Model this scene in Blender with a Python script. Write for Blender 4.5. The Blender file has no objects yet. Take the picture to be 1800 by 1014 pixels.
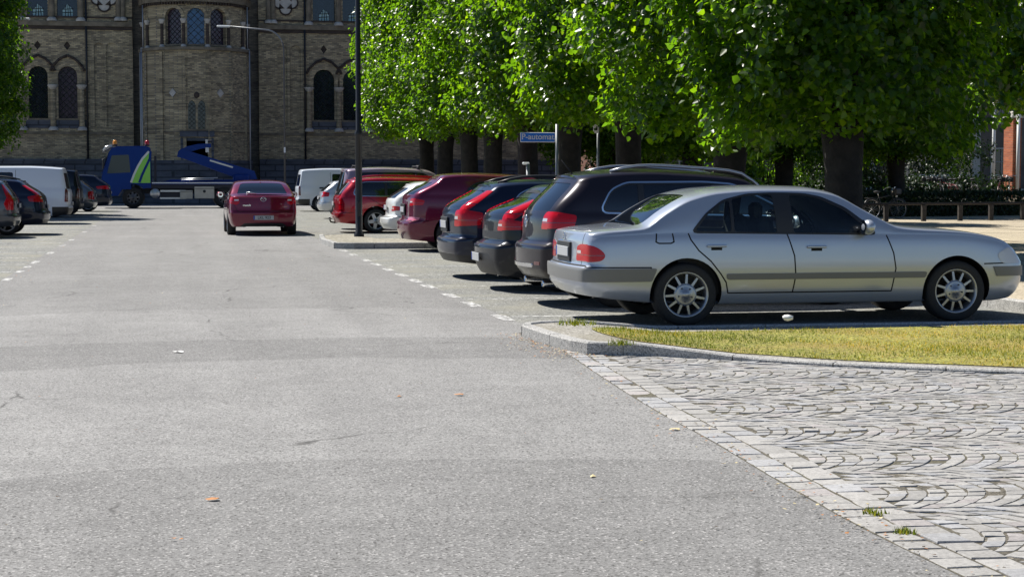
import bpy, bmesh, math, random
import numpy as np
from mathutils import Vector, Matrix
from mathutils.geometry import tessellate_polygon

R = math.radians
S = bpy.context.scene
random.seed(7)
rng = np.random.default_rng(7)

# ---------------------------------------------------------------- camera
CAM_H, FPX, YAW, PITCH = 1.48, 3000.0, R(11.269), R(3.681)
cam = bpy.data.objects.new('camera', bpy.data.cameras.new('camera'))
S.collection.objects.link(cam)
cam.location = (0, 0, CAM_H)
cam.rotation_euler = (math.pi / 2 - PITCH, 0, -YAW)
cam.data.sensor_width = 36.0
cam.data.lens = FPX / 1800 * 36.0
cam.data.clip_start = 0.1
cam.data.clip_end = 2000
S.camera = cam
S.render.resolution_x, S.render.resolution_y = 1024, 576

# ---------------------------------------------------------------- sky, sun, exposure
SUN_AZ, SUN_EL = R(-38), R(52)           # behind the church, a little to the left
sun_dir = Vector((math.sin(SUN_AZ) * math.cos(SUN_EL), math.cos(SUN_AZ) * math.cos(SUN_EL), math.sin(SUN_EL)))
W = bpy.data.worlds.new('World'); S.world = W; W.use_nodes = True
nt = W.node_tree
sky = nt.nodes.new('ShaderNodeTexSky'); sky.sky_type = 'NISHITA'; sky.sun_disc = False
sky.sun_elevation = SUN_EL; sky.sun_rotation = SUN_AZ % (2 * math.pi)
sky.air_density = 1.0; sky.dust_density = 0.0; sky.altitude = 2500; sky.ozone_density = 4.5
bg = nt.nodes['Background']; bg.inputs['Strength'].default_value = 0.062
nt.links.new(sky.outputs[0], bg.inputs[0])
sl = bpy.data.lights.new('sun', 'SUN'); sl.energy = 5.0; sl.angle = R(0.5); sl.color = (1.0, 0.955, 0.88)
sun = bpy.data.objects.new('sun', sl); S.collection.objects.link(sun)
sun.location = (0, 0, 60)
sun.rotation_euler = sun_dir.to_track_quat('Z', 'Y').to_euler()
S.view_settings.view_transform = 'Standard'; S.view_settings.look = 'None'
S.view_settings.exposure = 0.68; S.view_settings.gamma = 1.0
S.cycles.max_bounces = 8; S.cycles.diffuse_bounces = 1; S.cycles.transparent_max_bounces = 12
S.cycles.use_denoising = True

# ---------------------------------------------------------------- helpers
COL = S.collection
_f = Vector((math.sin(YAW) * math.cos(PITCH), math.cos(YAW) * math.cos(PITCH), -math.sin(PITCH)))
_r = Vector((math.cos(YAW), -math.sin(YAW), 0))
_u = _r.cross(_f)
def ray(px, py): return _f + _r * ((px - 900) / FPX) - _u * ((py - 507) / FPX)
def gp(px, py, z=0.0):                       # ground point seen at a photo pixel
    d = ray(px, py); t = (z - CAM_H) / d.z
    return (d.x * t, d.y * t)
def wp(px, py, Y):                           # point (x, z) on the wall plane y = Y
    d = ray(px, py); t = Y / d.y
    return (d.x * t, CAM_H + d.z * t)

def tag(o, label=None, cat=None, group=None, kind=None):
    if label: o['label'] = label
    if cat: o['category'] = cat
    if group: o['group'] = group
    if kind: o['kind'] = kind
    return o
def empty(name, loc=(0, 0, 0), rz=0.0):
    o = bpy.data.objects.new(name, None); o.empty_display_size = .2
    o.location = loc; o.rotation_euler = (0, 0, rz); COL.objects.link(o); return o
def copy_tree(o, parent=None):
    c = o.copy(); COL.objects.link(c)
    if parent: c.parent = parent
    for ch in o.children: copy_tree(ch, c)
    return c

class MB:
    """collects geometry, builds ONE mesh object"""
    def __init__(s): s.v = []; s.f = []; s.m = []; s.mats = []; s.sm = []
    def _mi(s, m):
        if m is None: return 0
        if m not in s.mats: s.mats.append(m)
        return s.mats.index(m)
    def add(s, vs, fs, m=None, smooth=False):
        b = len(s.v); s.v += [tuple(v) for v in vs]
        k = s._mi(m)
        for f in fs: s.f.append(tuple(i + b for i in f)); s.m.append(k); s.sm.append(smooth)
        return s
    def box(s, c, d, m=None, rz=0, bev=0.0, tilt=None):
        x, y, z = d[0] / 2, d[1] / 2, d[2] / 2
        if bev > 0:
            b = min(bev, x * .9, y * .9, z * .9)
            vs = []
            for sx in (-1, 1):
                for sy in (-1, 1):
                    for sz in (-1, 1):
                        vs += [(sx * (x - b), sy * (y - b), sz * z), (sx * (x - b), sy * y, sz * (z - b)), (sx * x, sy * (y - b), sz * (z - b))]
            bm = bmesh.new()
            for v in vs: bm.verts.new(v)
            r = bmesh.ops.convex_hull(bm, input=bm.verts)
            bmesh.ops.dissolve_limit(bm, angle_limit=.02, verts=bm.verts, edges=bm.edges)
            bm.verts.index_update()
            vs = [v.co.copy() for v in bm.verts]; fs = [[v.index for v in f.verts] for f in bm.faces]; bm.free()
        else:
            vs = [Vector((sx * x, sy * y, sz * z)) for sx in (-1, 1) for sy in (-1, 1) for sz in (-1, 1)]
            fs = [(0, 1, 3, 2), (4, 6, 7, 5), (0, 4, 5, 1), (2, 3, 7, 6), (0, 2, 6, 4), (1, 5, 7, 3)]
        M = Matrix.Rotation(rz, 3, 'Z')
        if tilt is not None: M = M @ tilt
        c = Vector(c)
        return s.add([M @ Vector(v) + c for v in vs], fs, m)
    def tube(s, pts, rad, n=8, m=None, cap=True, smooth=True):
        pts = [Vector(p) for p in pts]
        if not hasattr(rad, '__len__'): rad = [rad] * len(pts)
        vs = []; fs = []
        for i, p in enumerate(pts):
            t = (pts[min(i + 1, len(pts) - 1)] - pts[max(i - 1, 0)]).normalized()
            a = Vector((0, 0, 1)) if abs(t.z) < .9 else Vector((1, 0, 0))
            u = t.cross(a).normalized(); w = t.cross(u)
            for k in range(n):
                an = 2 * math.pi * k / n
                vs.append(p + (u * math.cos(an) + w * math.sin(an)) * rad[i])
        for i in range(len(pts) - 1):
            for k in range(n):
                fs.append((i * n + k, i * n + (k + 1) % n, (i + 1) * n + (k + 1) % n, (i + 1) * n + k))
        if cap: fs += [tuple(range(n)), tuple(reversed(range((len(pts) - 1) * n, len(pts) * n)))]
        return s.add(vs, fs, m, smooth)
    def lathe(s, prof, n=24, m=None, axis='Z', c=(0, 0, 0), smooth=True):
        vs = []; fs = []; c = Vector(c)
        for (r, h) in prof:
            for k in range(n):
                a = 2 * math.pi * k / n
                p = (r * math.cos(a), r * math.sin(a), h)
                if axis == 'Y': p = (p[0], h, p[1])
                if axis == 'X': p = (h, p[0], p[1])
                vs.append(Vector(p) + c)
        for i in range(len(prof) - 1):
            for k in range(n):
                fs.append((i * n + k, i * n + (k + 1) % n, (i + 1) * n + (k + 1) % n, (i + 1) * n + k))
        return s.add(vs, fs, m, smooth)
    def prism(s, poly, h0, h1, m=None, plane='XY'):
        """polygon extruded; plane XY -> z, XZ -> y, YZ -> x"""
        def P(a, b, h): return {'XY': (a, b, h), 'XZ': (a, h, b), 'YZ': (h, a, b)}[plane]
        n = len(poly)
        vs = [P(a, b, h0) for a, b in poly] + [P(a, b, h1) for a, b in poly]
        tr = tessellate_polygon([[Vector((a, b, 0)) for a, b in poly]])
        fs = [tuple(t) for t in tr] + [tuple(i + n for i in reversed(t)) for t in tr]
        fs += [(i, (i + 1) % n, n + (i + 1) % n, n + i) for i in range(n)]
        return s.add(vs, fs, m)
    def ico(s, c, rad, m=None, sub=2, sc=(1, 1, 1), noise=0.0):
        bm = bmesh.new(); bmesh.ops.create_icosphere(bm, subdivisions=sub, radius=rad)
        vs = []
        for v in bm.verts:
            k = 1 + noise * (random.random() - .5)
            vs.append((c[0] + v.co.x * sc[0] * k, c[1] + v.co.y * sc[1] * k, c[2] + v.co.z * sc[2] * k))
        bm.verts.index_update()
        s.add(vs, [[v.index for v in f.verts] for f in bm.faces], m, True); bm.free(); return s
    def build(s, name, mat=None, parent=None, recalc=True, loc=None):
        me = bpy.data.meshes.new(name); me.from_pydata(s.v, [], s.f)
        mats = s.mats or [mat]
        for mm in mats: me.materials.append(mm)
        if s.mats: me.polygons.foreach_set('material_index', s.m)
        me.polygons.foreach_set('use_smooth', s.sm)
        if recalc:
            bm = bmesh.new(); bm.from_mesh(me); bmesh.ops.recalc_face_normals(bm, faces=bm.faces); bm.to_mesh(me); bm.free()
        me.update()
        o = bpy.data.objects.new(name, me); COL.objects.link(o)
        if parent: o.parent = parent
        if loc: o.location = loc
        return o

def text_obj(name, body, size, mat, parent, loc, rot, depth=.004, sx=1.0):
    cu = bpy.data.curves.new('lettering', 'FONT'); cu.body = body; cu.size = size; cu.align_x = 'CENTER'; cu.align_y = 'CENTER'
    cu.extrude = depth / 2; cu.offset = size * .012
    t = bpy.data.objects.new('lettering', cu); COL.objects.link(t)
    dg = bpy.context.evaluated_depsgraph_get()
    me = bpy.data.meshes.new_from_object(t.evaluated_get(dg))
    bpy.data.objects.remove(t)
    me.materials.clear(); me.materials.append(mat)
    o = bpy.data.objects.new(name, me); COL.objects.link(o); o.parent = parent
    o.location = loc; o.rotation_euler = rot; o.scale = (sx, 1, 1)
    return o

# ---------------------------------------------------------------- materials
MAT = {}
def pmat(name, col, rough=.5, metal=0.0, spec=.5, coat=0.0, ior=1.5, noise=None, bump=None, trans=0):
    m = bpy.data.materials.new(name); m.use_nodes = True; N = m.node_tree.nodes; L = m.node_tree.links
    b = N['Principled BSDF']
    b.inputs['Base Color'].default_value = (*col, 1); b.inputs['Roughness'].default_value = rough
    b.inputs['Metallic'].default_value = metal; b.inputs['IOR'].default_value = ior
    b.inputs['Specular IOR Level'].default_value = spec
    b.inputs['Coat Weight'].default_value = coat; b.inputs['Coat Roughness'].default_value = .03
    if noise or bump:
        tc = N.new('ShaderNodeTexCoord')
    if noise:                                 # (scale, amount) multiplies the colour
        n = N.new('ShaderNodeTexNoise'); n.inputs['Scale'].default_value = noise[0]; n.inputs['Detail'].default_value = 5
        L.new(tc.outputs['Object'], n.inputs['Vector'])
        r = N.new('ShaderNodeMapRange'); r.inputs['From Min'].default_value = .3; r.inputs['From Max'].default_value = .7
        r.inputs['To Min'].default_value = 1 - noise[1]; r.inputs['To Max'].default_value = 1 + noise[1]
        L.new(n.outputs[0], r.inputs[0])
        mx = N.new('ShaderNodeVectorMath'); mx.operation = 'SCALE'; mx.inputs[0].default_value = col
        L.new(r.outputs[0], mx.inputs['Scale']); L.new(mx.outputs[0], b.inputs['Base Color'])
    if bump:
        n2 = N.new('ShaderNodeTexNoise'); n2.inputs['Scale'].default_value = bump[0]; n2.inputs['Detail'].default_value = 4
        L.new(tc.outputs['Object'], n2.inputs['Vector'])
        bn = N.new('ShaderNodeBump'); bn.inputs['Strength'].default_value = bump[1]; bn.inputs['Distance'].default_value = bump[2] if len(bump) > 2 else .01
        L.new(n2.outputs[0], bn.inputs['Height']); L.new(bn.outputs[0], b.inputs['Normal'])
    MAT[name] = m
    return m
def nodes_of(m): return m.node_tree.nodes, m.node_tree.links, m.node_tree.nodes['Principled BSDF']

pmat('rubber', (.018, .018, .019), .75, noise=(60, .25))
pmat('black_plastic', (.02, .02, .022), .45)
pmat('dark_void', (.006, .006, .007), .9)
pmat('chrome', (.75, .76, .78), .12, 1.0)
pmat('alloy', (.40, .41, .43), .35, .8)
pmat('dark_alloy', (.12, .12, .13), .4, .8)
pmat('car_glass', (.006, .008, .011), .03, spec=.75, ior=1.55)
pmat('red_lamp', (.46, .004, .012), .12, spec=.3, coat=.25)
pmat('dark_red_lamp', (.10, .002, .006), .08, spec=.8, coat=1.0)
pmat('clear_lamp', (.55, .55, .57), .1, spec=.8, coat=1.0)
pmat('plate_white', (.42, .43, .44), .4)  # white plates, their colour greyed to stand for shade
pmat('plate_blue', (.02, .06, .35), .4)
pmat('plate_text', (.02, .02, .025), .5)
pmat('interior', (.03, .031, .034), .8)
pmat('seat_fabric', (.05, .052, .056), .85)
m = bpy.data.materials.new('clear_car_glass'); m.use_nodes = True; MAT['clear_glass'] = m
N, L, b = nodes_of(m); N.remove(b)
tr = N.new('ShaderNodeBsdfTransparent'); tr.inputs[0].default_value = (.76, .86, .83, 1)
gl = N.new('ShaderNodeBsdfGlossy'); gl.inputs['Roughness'].default_value = .02
fr = N.new('ShaderNodeFresnel'); fr.inputs[0].default_value = 1.55
mx = N.new('ShaderNodeMixShader'); L.new(fr.outputs[0], mx.inputs[0]); L.new(tr.outputs[0], mx.inputs[1]); L.new(gl.outputs[0], mx.inputs[2])
L.new(mx.outputs[0], N['Material Output'].inputs[0])

def paint(name, col, metal=.0, rough=.35, coat=1.0):
    """car paint with clear coat, flakes and a little dust"""
    m = pmat(name, col, rough, metal, spec=.12, coat=1.0)
    N, L, b = nodes_of(m)
    tc = N.new('ShaderNodeTexCoord')
    n = N.new('ShaderNodeTexNoise'); n.inputs['Scale'].default_value = 3.0; n.inputs['Detail'].default_value = 8
    L.new(tc.outputs['Object'], n.inputs['Vector'])
    r = N.new('ShaderNodeMapRange'); r.inputs['From Min'].default_value = .35; r.inputs['From Max'].default_value = .75
    r.inputs['To Min'].default_value = .02; r.inputs['To Max'].default_value = .09
    L.new(n.outputs[0], r.inputs[0]); L.new(r.outputs[0], b.inputs['Coat Roughness'])
    # road dust towards the sill: dirt with a shape of its own
    sp = N.new('ShaderNodeSeparateXYZ'); L.new(tc.outputs['Object'], sp.inputs[0])
    dz = N.new('ShaderNodeMapRange'); dz.inputs['From Min'].default_value = .62; dz.inputs['From Max'].default_value = .15
    dz.inputs['To Min'].default_value = 0; dz.inputs['To Max'].default_value = .26; L.new(sp.outputs['Z'], dz.inputs[0])
    ml = N.new('ShaderNodeMath'); ml.operation = 'MULTIPLY'; L.new(dz.outputs[0], ml.inputs[0]); L.new(n.outputs[0], ml.inputs[1])
    mc = N.new('ShaderNodeMixRGB'); mc.inputs[1].default_value = (*col, 1); mc.inputs[2].default_value = (.20, .185, .165, 1)
    L.new(ml.outputs[0], mc.inputs[0]); L.new(mc.outputs[0], b.inputs['Base Color'])
    cw = N.new('ShaderNodeMath'); cw.operation = 'SUBTRACT'; cw.inputs[0].default_value = coat; L.new(ml.outputs[0], cw.inputs[1])
    L.new(cw.outputs[0], b.inputs['Coat Weight'])
    return m

# ---------------------------------------------------------------- cars: a skin surface cut into panels
def pch(pts):
    """monotone cubic through (x, y) points"""
    P = sorted(pts); x = np.array([p[0] for p in P], float); y = np.array([p[1] for p in P], float)
    h = np.diff(x); dl = np.diff(y) / h; n = len(x); d = np.zeros(n)
    if n > 2:
        for i in range(1, n - 1):
            if dl[i - 1] * dl[i] > 0:
                w1 = 2 * h[i] + h[i - 1]; w2 = h[i] + 2 * h[i - 1]
                d[i] = (w1 + w2) / (w1 / dl[i - 1] + w2 / dl[i])
    d[0] = dl[0]; d[-1] = dl[-1]
    def f(q):
        q = np.clip(np.asarray(q, float), x[0], x[-1])
        i = np.clip(np.searchsorted(x, q) - 1, 0, n - 2)
        t = (q - x[i]) / h[i]
        return ((1 + 2 * t) * (1 - t) ** 2 * y[i] + t * (1 - t) ** 2 * h[i] * d[i] + t * t * (3 - 2 * t) * y[i + 1] + t * t * (t - 1) * h[i] * d[i + 1])
    return f
def rnd(poly, r=.05, n=4):
    """polygon with rounded corners; r a number or one per corner"""
    out = []; k = len(poly)
    for i in range(k):
        rr = r[i] if hasattr(r, '__len__') else r
        p = Vector(poly[i]); a = Vector(poly[i - 1]); b = Vector(poly[(i + 1) % k])
        la, lb = (a - p).length, (b - p).length; q = min(rr, la * .48, lb * .48)
        if q < 1e-4: out.append(tuple(p)); continue
        A = p + (a - p) / la * q; B = p + (b - p) / lb * q
        for j in range(n + 1):
            t = j / n; out.append(tuple(A * (1 - t) ** 2 + p * 2 * t * (1 - t) + B * t * t))
    return out
def grow(poly, d):
    """polygon offset outwards"""
    k = len(poly); ar = sum(poly[i][0] * poly[(i + 1) % k][1] - poly[(i + 1) % k][0] * poly[i][1] for i in range(k))
    s = 1 if ar > 0 else -1; out = []
    for i in range(k):
        a, p, b = Vector(poly[i - 1]), Vector(poly[i]), Vector(poly[(i + 1) % k])
        n1 = Vector(((p - a).y, -(p - a).x)); n2 = Vector(((b - p).y, -(b - p).x))
        n1 = n1.normalized() if n1.length > 1e-9 else n1; n2 = n2.normalized() if n2.length > 1e-9 else n2
        n = n1 + n2; n = n / max(n.length_squared, .4) * 2 if n.length > 1e-6 else n1
        out.append(tuple(p + n * d * s * 1.0 * .98 if n.length < 3 else p + n1 * d * s))
    return out
def strip(line, w):
    """thin quads along a polyline"""
    out = []
    for a, b in zip(line[:-1], line[1:]):
        a = Vector(a); b = Vector(b); t = (b - a).normalized(); n = Vector((-t.y, t.x)) * (w / 2); e = t * (w * .25)
        out.append([tuple(a - n - e), tuple(b - n + e), tuple(b + n + e), tuple(a + n - e)])
    return out
def inside(p, poly):
    x, y = p; c = False; j = len(poly) - 1
    for i in range(len(poly)):
        xi, yi = poly[i]; xj, yj = poly[j]
        if (yi > y) != (yj > y) and x < (xj - xi) * (y - yi) / (yj - yi) + xi: c = not c
        j = i
    return c

class Skin:
    AX = {'side': (0, 2), 'rear': (1, 2), 'front': (1, 2), 'top': (0, 1), 'under': (0, 1)}
    def __init__(s): s.V = []; s.P = []
    def grid(s, P, Nn, zones, closed=False):
        n, m = P.shape[:2]; b = len(s.V)
        for i in range(n):
            for j in range(m): s.V.append((*P[i, j], *Nn[i, j]))
        for i in range(n - 1):
            for j in range(m - 1):
                q = [b + i * m + j, b + (i + 1) * m + j, b + (i + 1) * m + j + 1, b + i * m + j + 1]
                s.P.append([q, zones(i, j), 'body'])
    def cut(s, zone, poly, label, only=None):
        a, b = s.AX[zone]; V = s.V
        xs = [p[0] for p in poly]; ys = [p[1] for p in poly]
        bx0, bx1, by0, by1 = min(xs), max(xs), min(ys), max(ys)
        keep = []; cand = []
        for p in s.P:
            if p[1] == zone and (only is None or p[2] in only) and p[2] != 'hole':
                px = [V[i][a] for i in p[0]]; py = [V[i][b] for i in p[0]]
                if max(px) > bx0 and min(px) < bx1 and max(py) > by0 and min(py) < by1: cand.append(p); continue
            keep.append(p)
        k = len(poly)
        for e in range(k):
            ax, ay = poly[e]; cx, cy = poly[(e + 1) % k]
            dx, dy = cx - ax, cy - ay; ln = math.hypot(dx, dy)
            if ln < 1e-7: continue
            dx /= ln; dy /= ln
            ex0, ex1, ey0, ey1 = min(ax, cx) - 1e-6, max(ax, cx) + 1e-6, min(ay, cy) - 1e-6, max(ay, cy) + 1e-6
            new = []; cache = {}
            for p in cand:
                I = p[0]
                px = [V[i][a] for i in I]; py = [V[i][b] for i in I]
                if max(px) < ex0 or min(px) > ex1 or max(py) < ey0 or min(py) > ey1: new.append(p); continue
                d = [dx * (y - ay) - dy * (x - ax) for x, y in zip(px, py)]
                if min(d) > -1e-6 or max(d) < 1e-6: new.append(p); continue
                A = []; B = []
                for q in range(len(I)):
                    i0, i1 = I[q], I[(q + 1) % len(I)]; d0, d1 = d[q], d[(q + 1) % len(I)]
                    if d0 >= -1e-6: A.append(i0)
                    if d0 <= 1e-6: B.append(i0)
                    if (d0 > 1e-6 and d1 < -1e-6) or (d0 < -1e-6 and d1 > 1e-6):
                        key = (min(i0, i1), max(i0, i1))
                        if key not in cache:
                            if i0 > i1: t = d1 / (d1 - d0); u, w = i1, i0
                            else: t = d0 / (d0 - d1); u, w = i0, i1
                            V.append(tuple(V[u][c] + (V[w][c] - V[u][c]) * t for c in range(6))); cache[key] = len(V) - 1
                        A.append(cache[key]); B.append(cache[key])
                if len(A) > 2: new.append([A, p[1], p[2]])
                if len(B) > 2: new.append([B, p[1], p[2]])
            cand = new
        for p in cand:
            n = len(p[0]); c = (sum(V[i][a] for i in p[0]) / n, sum(V[i][b] for i in p[0]) / n)
            if inside(c, poly): p[2] = label
        s.P = keep + cand
    def near(s, zone, a0, b0):
        """vertex of a zone nearest to a projected point"""
        a, b = s.AX[zone]; best = None; bd = 1e9
        for p in s.P:
            if p[1] != zone: continue
            for i in p[0]:
                v = s.V[i]; d = (v[a] - a0) ** 2 + (v[b] - b0) ** 2
                if d < bd: bd = d; best = v
        return best
    def mesh(s, name, labels, mats, parent, off=None, both=True, skirt=True):
        """labels: {label: material}; one object, mirrored across y = 0"""
        ids = {}; vs = []; ns = []; fs = []; mi = []; ml = list(dict.fromkeys(labels.values()))
        off = off or {}
        edges = {}
        for p in s.P:
            if p[2] not in labels: continue
            o = off.get(p[2], 0.0); f = []
            for i in p[0]:
                key = (i, o)
                if key not in ids:
                    v = s.V[i]; ids[key] = len(vs)
                    vs.append((v[0] + v[3] * o, v[1] + v[4] * o, v[2] + v[5] * o)); ns.append(v[3:6])
                f.append(ids[key])
            a, b, c = Vector(vs[f[0]]), Vector(vs[f[1]]), Vector(vs[f[2]])
            nn = Vector((0, 0, 0))
            for q in range(1, len(f) - 1): nn += (Vector(vs[f[q]]) - a).cross(Vector(vs[f[q + 1]]) - a)
            av = Vector((0, 0, 0))
            for q in f: av += Vector(ns[q])
            if nn.dot(av) < 0: f.reverse()
            fs.append(tuple(f)); mi.append(ml.index(labels[p[2]]))
            if o > 0 and skirt:
                for q in range(len(f)):
                    e = (f[q], f[(q + 1) % len(f)])
                    if (e[1], e[0]) in edges: del edges[(e[1], e[0])]
                    else: edges[e] = (o, ml.index(labels[p[2]]))
        for (a, b), (o, k) in list(edges.items()):
            if abs(vs[a][1]) < 1e-5 and abs(vs[b][1]) < 1e-5: continue
            base = len(vs)
            for q in (a, b):
                v = Vector(vs[q]) - Vector(ns[q]) * (o + .004); vs.append(tuple(v)); ns.append(ns[q])
            fs.append((b, a, base, base + 1)); mi.append(k)
        if not fs: return None
        n0 = len(vs)
        if both:
            vs += [(x, -y, z) for x, y, z in vs[:n0]]; ns += [(x, -y, z) for x, y, z in ns[:n0]]
            for f, k in list(zip(fs, mi)): fs.append(tuple(i + n0 for i in reversed(f))); mi.append(k)
        me = bpy.data.meshes.new(name); me.from_pydata(vs, [], fs)
        for mm in ml: me.materials.append(mm)
        me.polygons.foreach_set('material_index', mi)
        me.polygons.foreach_set('use_smooth', [True] * len(fs))
        me.update()
        nrm = [Vector(n).normalized() if Vector(n).length > 1e-6 else Vector((0, 0, 1)) for n in ns]
        try: me.normals_split_custom_set_from_vertices([tuple(n) for n in nrm])
        except Exception: pass
        o = bpy.data.objects.new(name, me); COL.objects.link(o)
        if parent: o.parent = parent
        return o

def wheel_meshes(r, rr, wd, style, rim_mat):
    """tyre + rim facing +y (outer side)"""
    t = MB(); h = wd / 2
    t.lathe([(rr * .97, -h * .8), (rr * 1.02, -h), (r * .93, -h), (r * .985, -h * .82), (r, -h * .5), (r * .993, -h * .36), (r, -h * .3), (r, h * .3), (r * .993, h * .36), (r, h * .5),
             (r * .985, h * .82), (r * .93, h), (rr * 1.12, h * 1.03), (rr * 1.03, h), (rr * .97, h * .8)], 36, MAT['rubber'], 'Y')
    g = MB()
    y = h * .82
    g.lathe([(rr * 1.03, h * .98), (rr * 1.0, h * 1.0), (rr * .93, y), (rr * .88, -h * .2)], 36, rim_mat, 'Y')
    g.lathe([(rr * .9, -h * .15), (0.001, -h * .2)], 24, MAT['dark_void'], 'Y')
    n, wsp, hubr, dbl = style
    hr = rr * hubr
    g.lathe([(hr, y - .03), (hr, y - .006), (hr * .8, y), (hr * .36, y - .004), (hr * .32, y + .004), (.001, y + .006)], 24, rim_mat, 'Y')
    for k in range(5):
        a = 2 * math.pi * k / 5
        g.lathe([(.011, y - .006), (.009, y + .003), (.001, y + .0035)], 6, MAT['dark_alloy'], 'Y', (hr * .62 * math.cos(a), 0, hr * .62 * math.sin(a)))
    for k in range(n):
        a = 2 * math.pi * k / n + .3
        for da in ((-dbl, dbl) if dbl else (0,)):
            ca, sa = math.cos(a + da), math.sin(a + da); cb, sb = math.cos(a), math.sin(a)
            w0, w1 = wsp * 1.0, wsp * .8
            vs = []
            for rad, w, yy in ((hr * .85, w0, y - .004), (rr * .95, w1, y - .012)):
                for sg in (-1, 1):
                    for dy in (0, -.03):
                        vs.append((rad * ca - sg * w * sa * .5, yy + dy, rad * sa + sg * w * ca * .5))
            g.add(vs, [(0, 2, 6, 4), (1, 5, 7, 3), (0, 4, 5, 1), (2, 3, 7, 6)], rim_mat)
    return t, g

def make_car(c):
    L, Wd, H = c['L'], c['W'], c['H']
    res = c.get('res', 1.0)
    pm = c['paint']
    root = empty(c.get('name', 'parked_car'), c['loc'], c['rz'])
    tag(root, c['label'], c.get('cat', 'car'), c.get('group'))
    ofs = L / 2
    dr = pch([(z, x) for z, x in c['dr']]); df = pch([(z, x) for z, x in c['df']])
    Lr, Lf = c.get('Lr', 1.7), c.get('Lf', 1.2)
    sill, belt, top = pch(c['sill']), pch(c['belt']), pch(c['top'])
    # stations
    e = [0, .02, .05, .09, .14, .2, .27, .35]
    mid = list(np.arange(.43, L - .43, .085 / res)); X = np.array(e + mid + [L - q for q in reversed(e)])
    rr_, rf_ = c.get('rr', .32), c.get('rf', .42)
    def plan(x):
        w = np.ones_like(x) * Wd / 2
        d = np.clip(x, 0, rr_); w = w - c.get('kr', .17) * (1 - np.sqrt(np.clip(1 - (1 - d / rr_) ** 2, 0, 1)))
        d = np.clip(L - x, 0, rf_); w = w - c.get('kf', .22) * (1 - np.sqrt(np.clip(1 - (1 - d / rf_) ** 2, 0, 1)))
        w = w - .035 * np.clip((1.3 - x) / 1.3, 0, 1) ** 2 - .03 * np.clip((x - (L - 1.3)) / 1.3, 0, 1) ** 2
        return w
    def fade(x): return np.clip(1 - x / Lr, 0, 1) ** 2, np.clip(1 - (L - x) / Lf, 0, 1) ** 2
    prof = pch(c.get('prof', [(0, .90), (.12, .955), (.35, .99), (.55, 1.0), (.8, .992), (.93, .98), (1, .962)]))
    nA, nC, nD = int(22 * res) + 4, int(9 * res) + 2, int(9 * res) + 2
    crown = c.get('crown', .08); tum = c.get('tum', .34)
    rows = []
    for x in X:
        zs, zb, zt = float(sill(x)), float(belt(x)), float(top(x)); w = float(plan(np.array([x]))[0])
        zb = min(zb, zt - .03)
        cr = min(crown, .62 * (zt - zb)); zr = zt - cr
        wb = w * float(prof(1)); wr = max(wb - tum * (zr - zb), .25)
        col = [(w * .80, zs + .03), (w * .88, zs + .004)]
        for t in np.linspace(0, 1, nA): col.append((w * float(prof(t)), zs + (zb - zs) * t))
        for t in np.linspace(0, 1, nC + 1)[1:]: col.append((wb + (wr - wb) * t + .022 * math.sin(math.pi * t) * min(1, (zr - zb) / .3), zb + (zr - zb) * t))
        for t in np.linspace(0, 1, nD + 1)[1:]:
            a = t * math.pi / 2; col.append((wr * max(math.cos(a), 0) ** .62, zr + cr * math.sin(a) ** .85))
        fr_, ff_ = fade(np.array([x])); row = []
        for y, z in col:
            z_ = z
            row.append((x + float(dr(z_)) * fr_[0] - float(df(z_)) * ff_[0], y, z))
        rows.append(row)
    P = np.array(rows); P[:, -1, 1] = 0
    n, m = P.shape[:2]; iD = 2 + nA + nC                 # first roof row index
    def normals(Q, flip):
        du = np.gradient(Q, axis=0); dv = np.gradient(Q, axis=1); N = np.cross(du, dv) * (-1 if flip else 1)
        ln = np.linalg.norm(N, axis=2, keepdims=True); return N / np.maximum(ln, 1e-9)
    N = normals(P, True)
    N[:, -1, 1] = 0
    nm = 8
    caps = {}
    for nmx, idx, sg, bl in (('rear', 0, -1, c.get('br', .10)), ('front', n - 1, 1, c.get('bf', .16))):
        C = np.zeros((m, nm + 1, 3))
        for j in range(m):
            xj, yj, zj = P[idx, j]
            for q in range(nm + 1):
                y = yj * (1 - q / nm); rel = y / max(P[idx, 3 + nA // 2, 1], .01)
                relj = yj / max(P[idx, 3 + nA // 2, 1], .01)
                C[j, q] = (xj + sg * bl * (relj ** 2 - rel ** 2), y, zj)
        CN = normals(C.transpose(1, 0, 2), sg > 0).transpose(1, 0, 2)
        CN[:, -1, 1] = 0
        bad = np.linalg.norm(CN, axis=2) < .5; CN[bad] = (sg, 0, 0)
        for j in range(iD):                              # soften the body corner
            a = N[idx, j] + CN[j, 0]; a /= max(np.linalg.norm(a), 1e-6); N[idx, j] = a; CN[j, 0] = a
        caps[nmx] = (C, CN)
    sk = Skin()
    def zone(i, j): return 'under' if j < 2 else ('side' if j < iD - 1 else 'top')
    sk.grid(P, N, zone)
    for nmx in ('rear', 'front'):
        C, CN = caps[nmx]; sk.grid(C, CN, lambda i, j, z=nmx: z)
    # underside
    U = np.zeros((n, 2, 3)); U[:, 0] = P[:, 0]; U[:, 1] = P[:, 0]; U[:, 1, 1] = 0; UN = np.zeros_like(U); UN[..., 2] = -1
    sk.grid(U, UN, lambda i, j: 'under')
    def side_y(x, z): v = sk.near('side', x, z); return v[1]
    def rear_x(y, z): v = sk.near('rear', y, z); return v[0]
    hy = {k: side_y(*k) for k in c.get('handles', [])}
    # ---- panels
    off = {'gap': 0, 'trim': .004, 'strip': .014, 'lamp': .006, 'lamp2': .006, 'lamp3': .006, 'dark': 0.0, 'glass': -.004, 'rglass': -.004, 'wglass': -.004, 'chrome': .006}
    for zn, poly in c.get('dark', []): sk.cut(zn, poly, 'dark')
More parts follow.
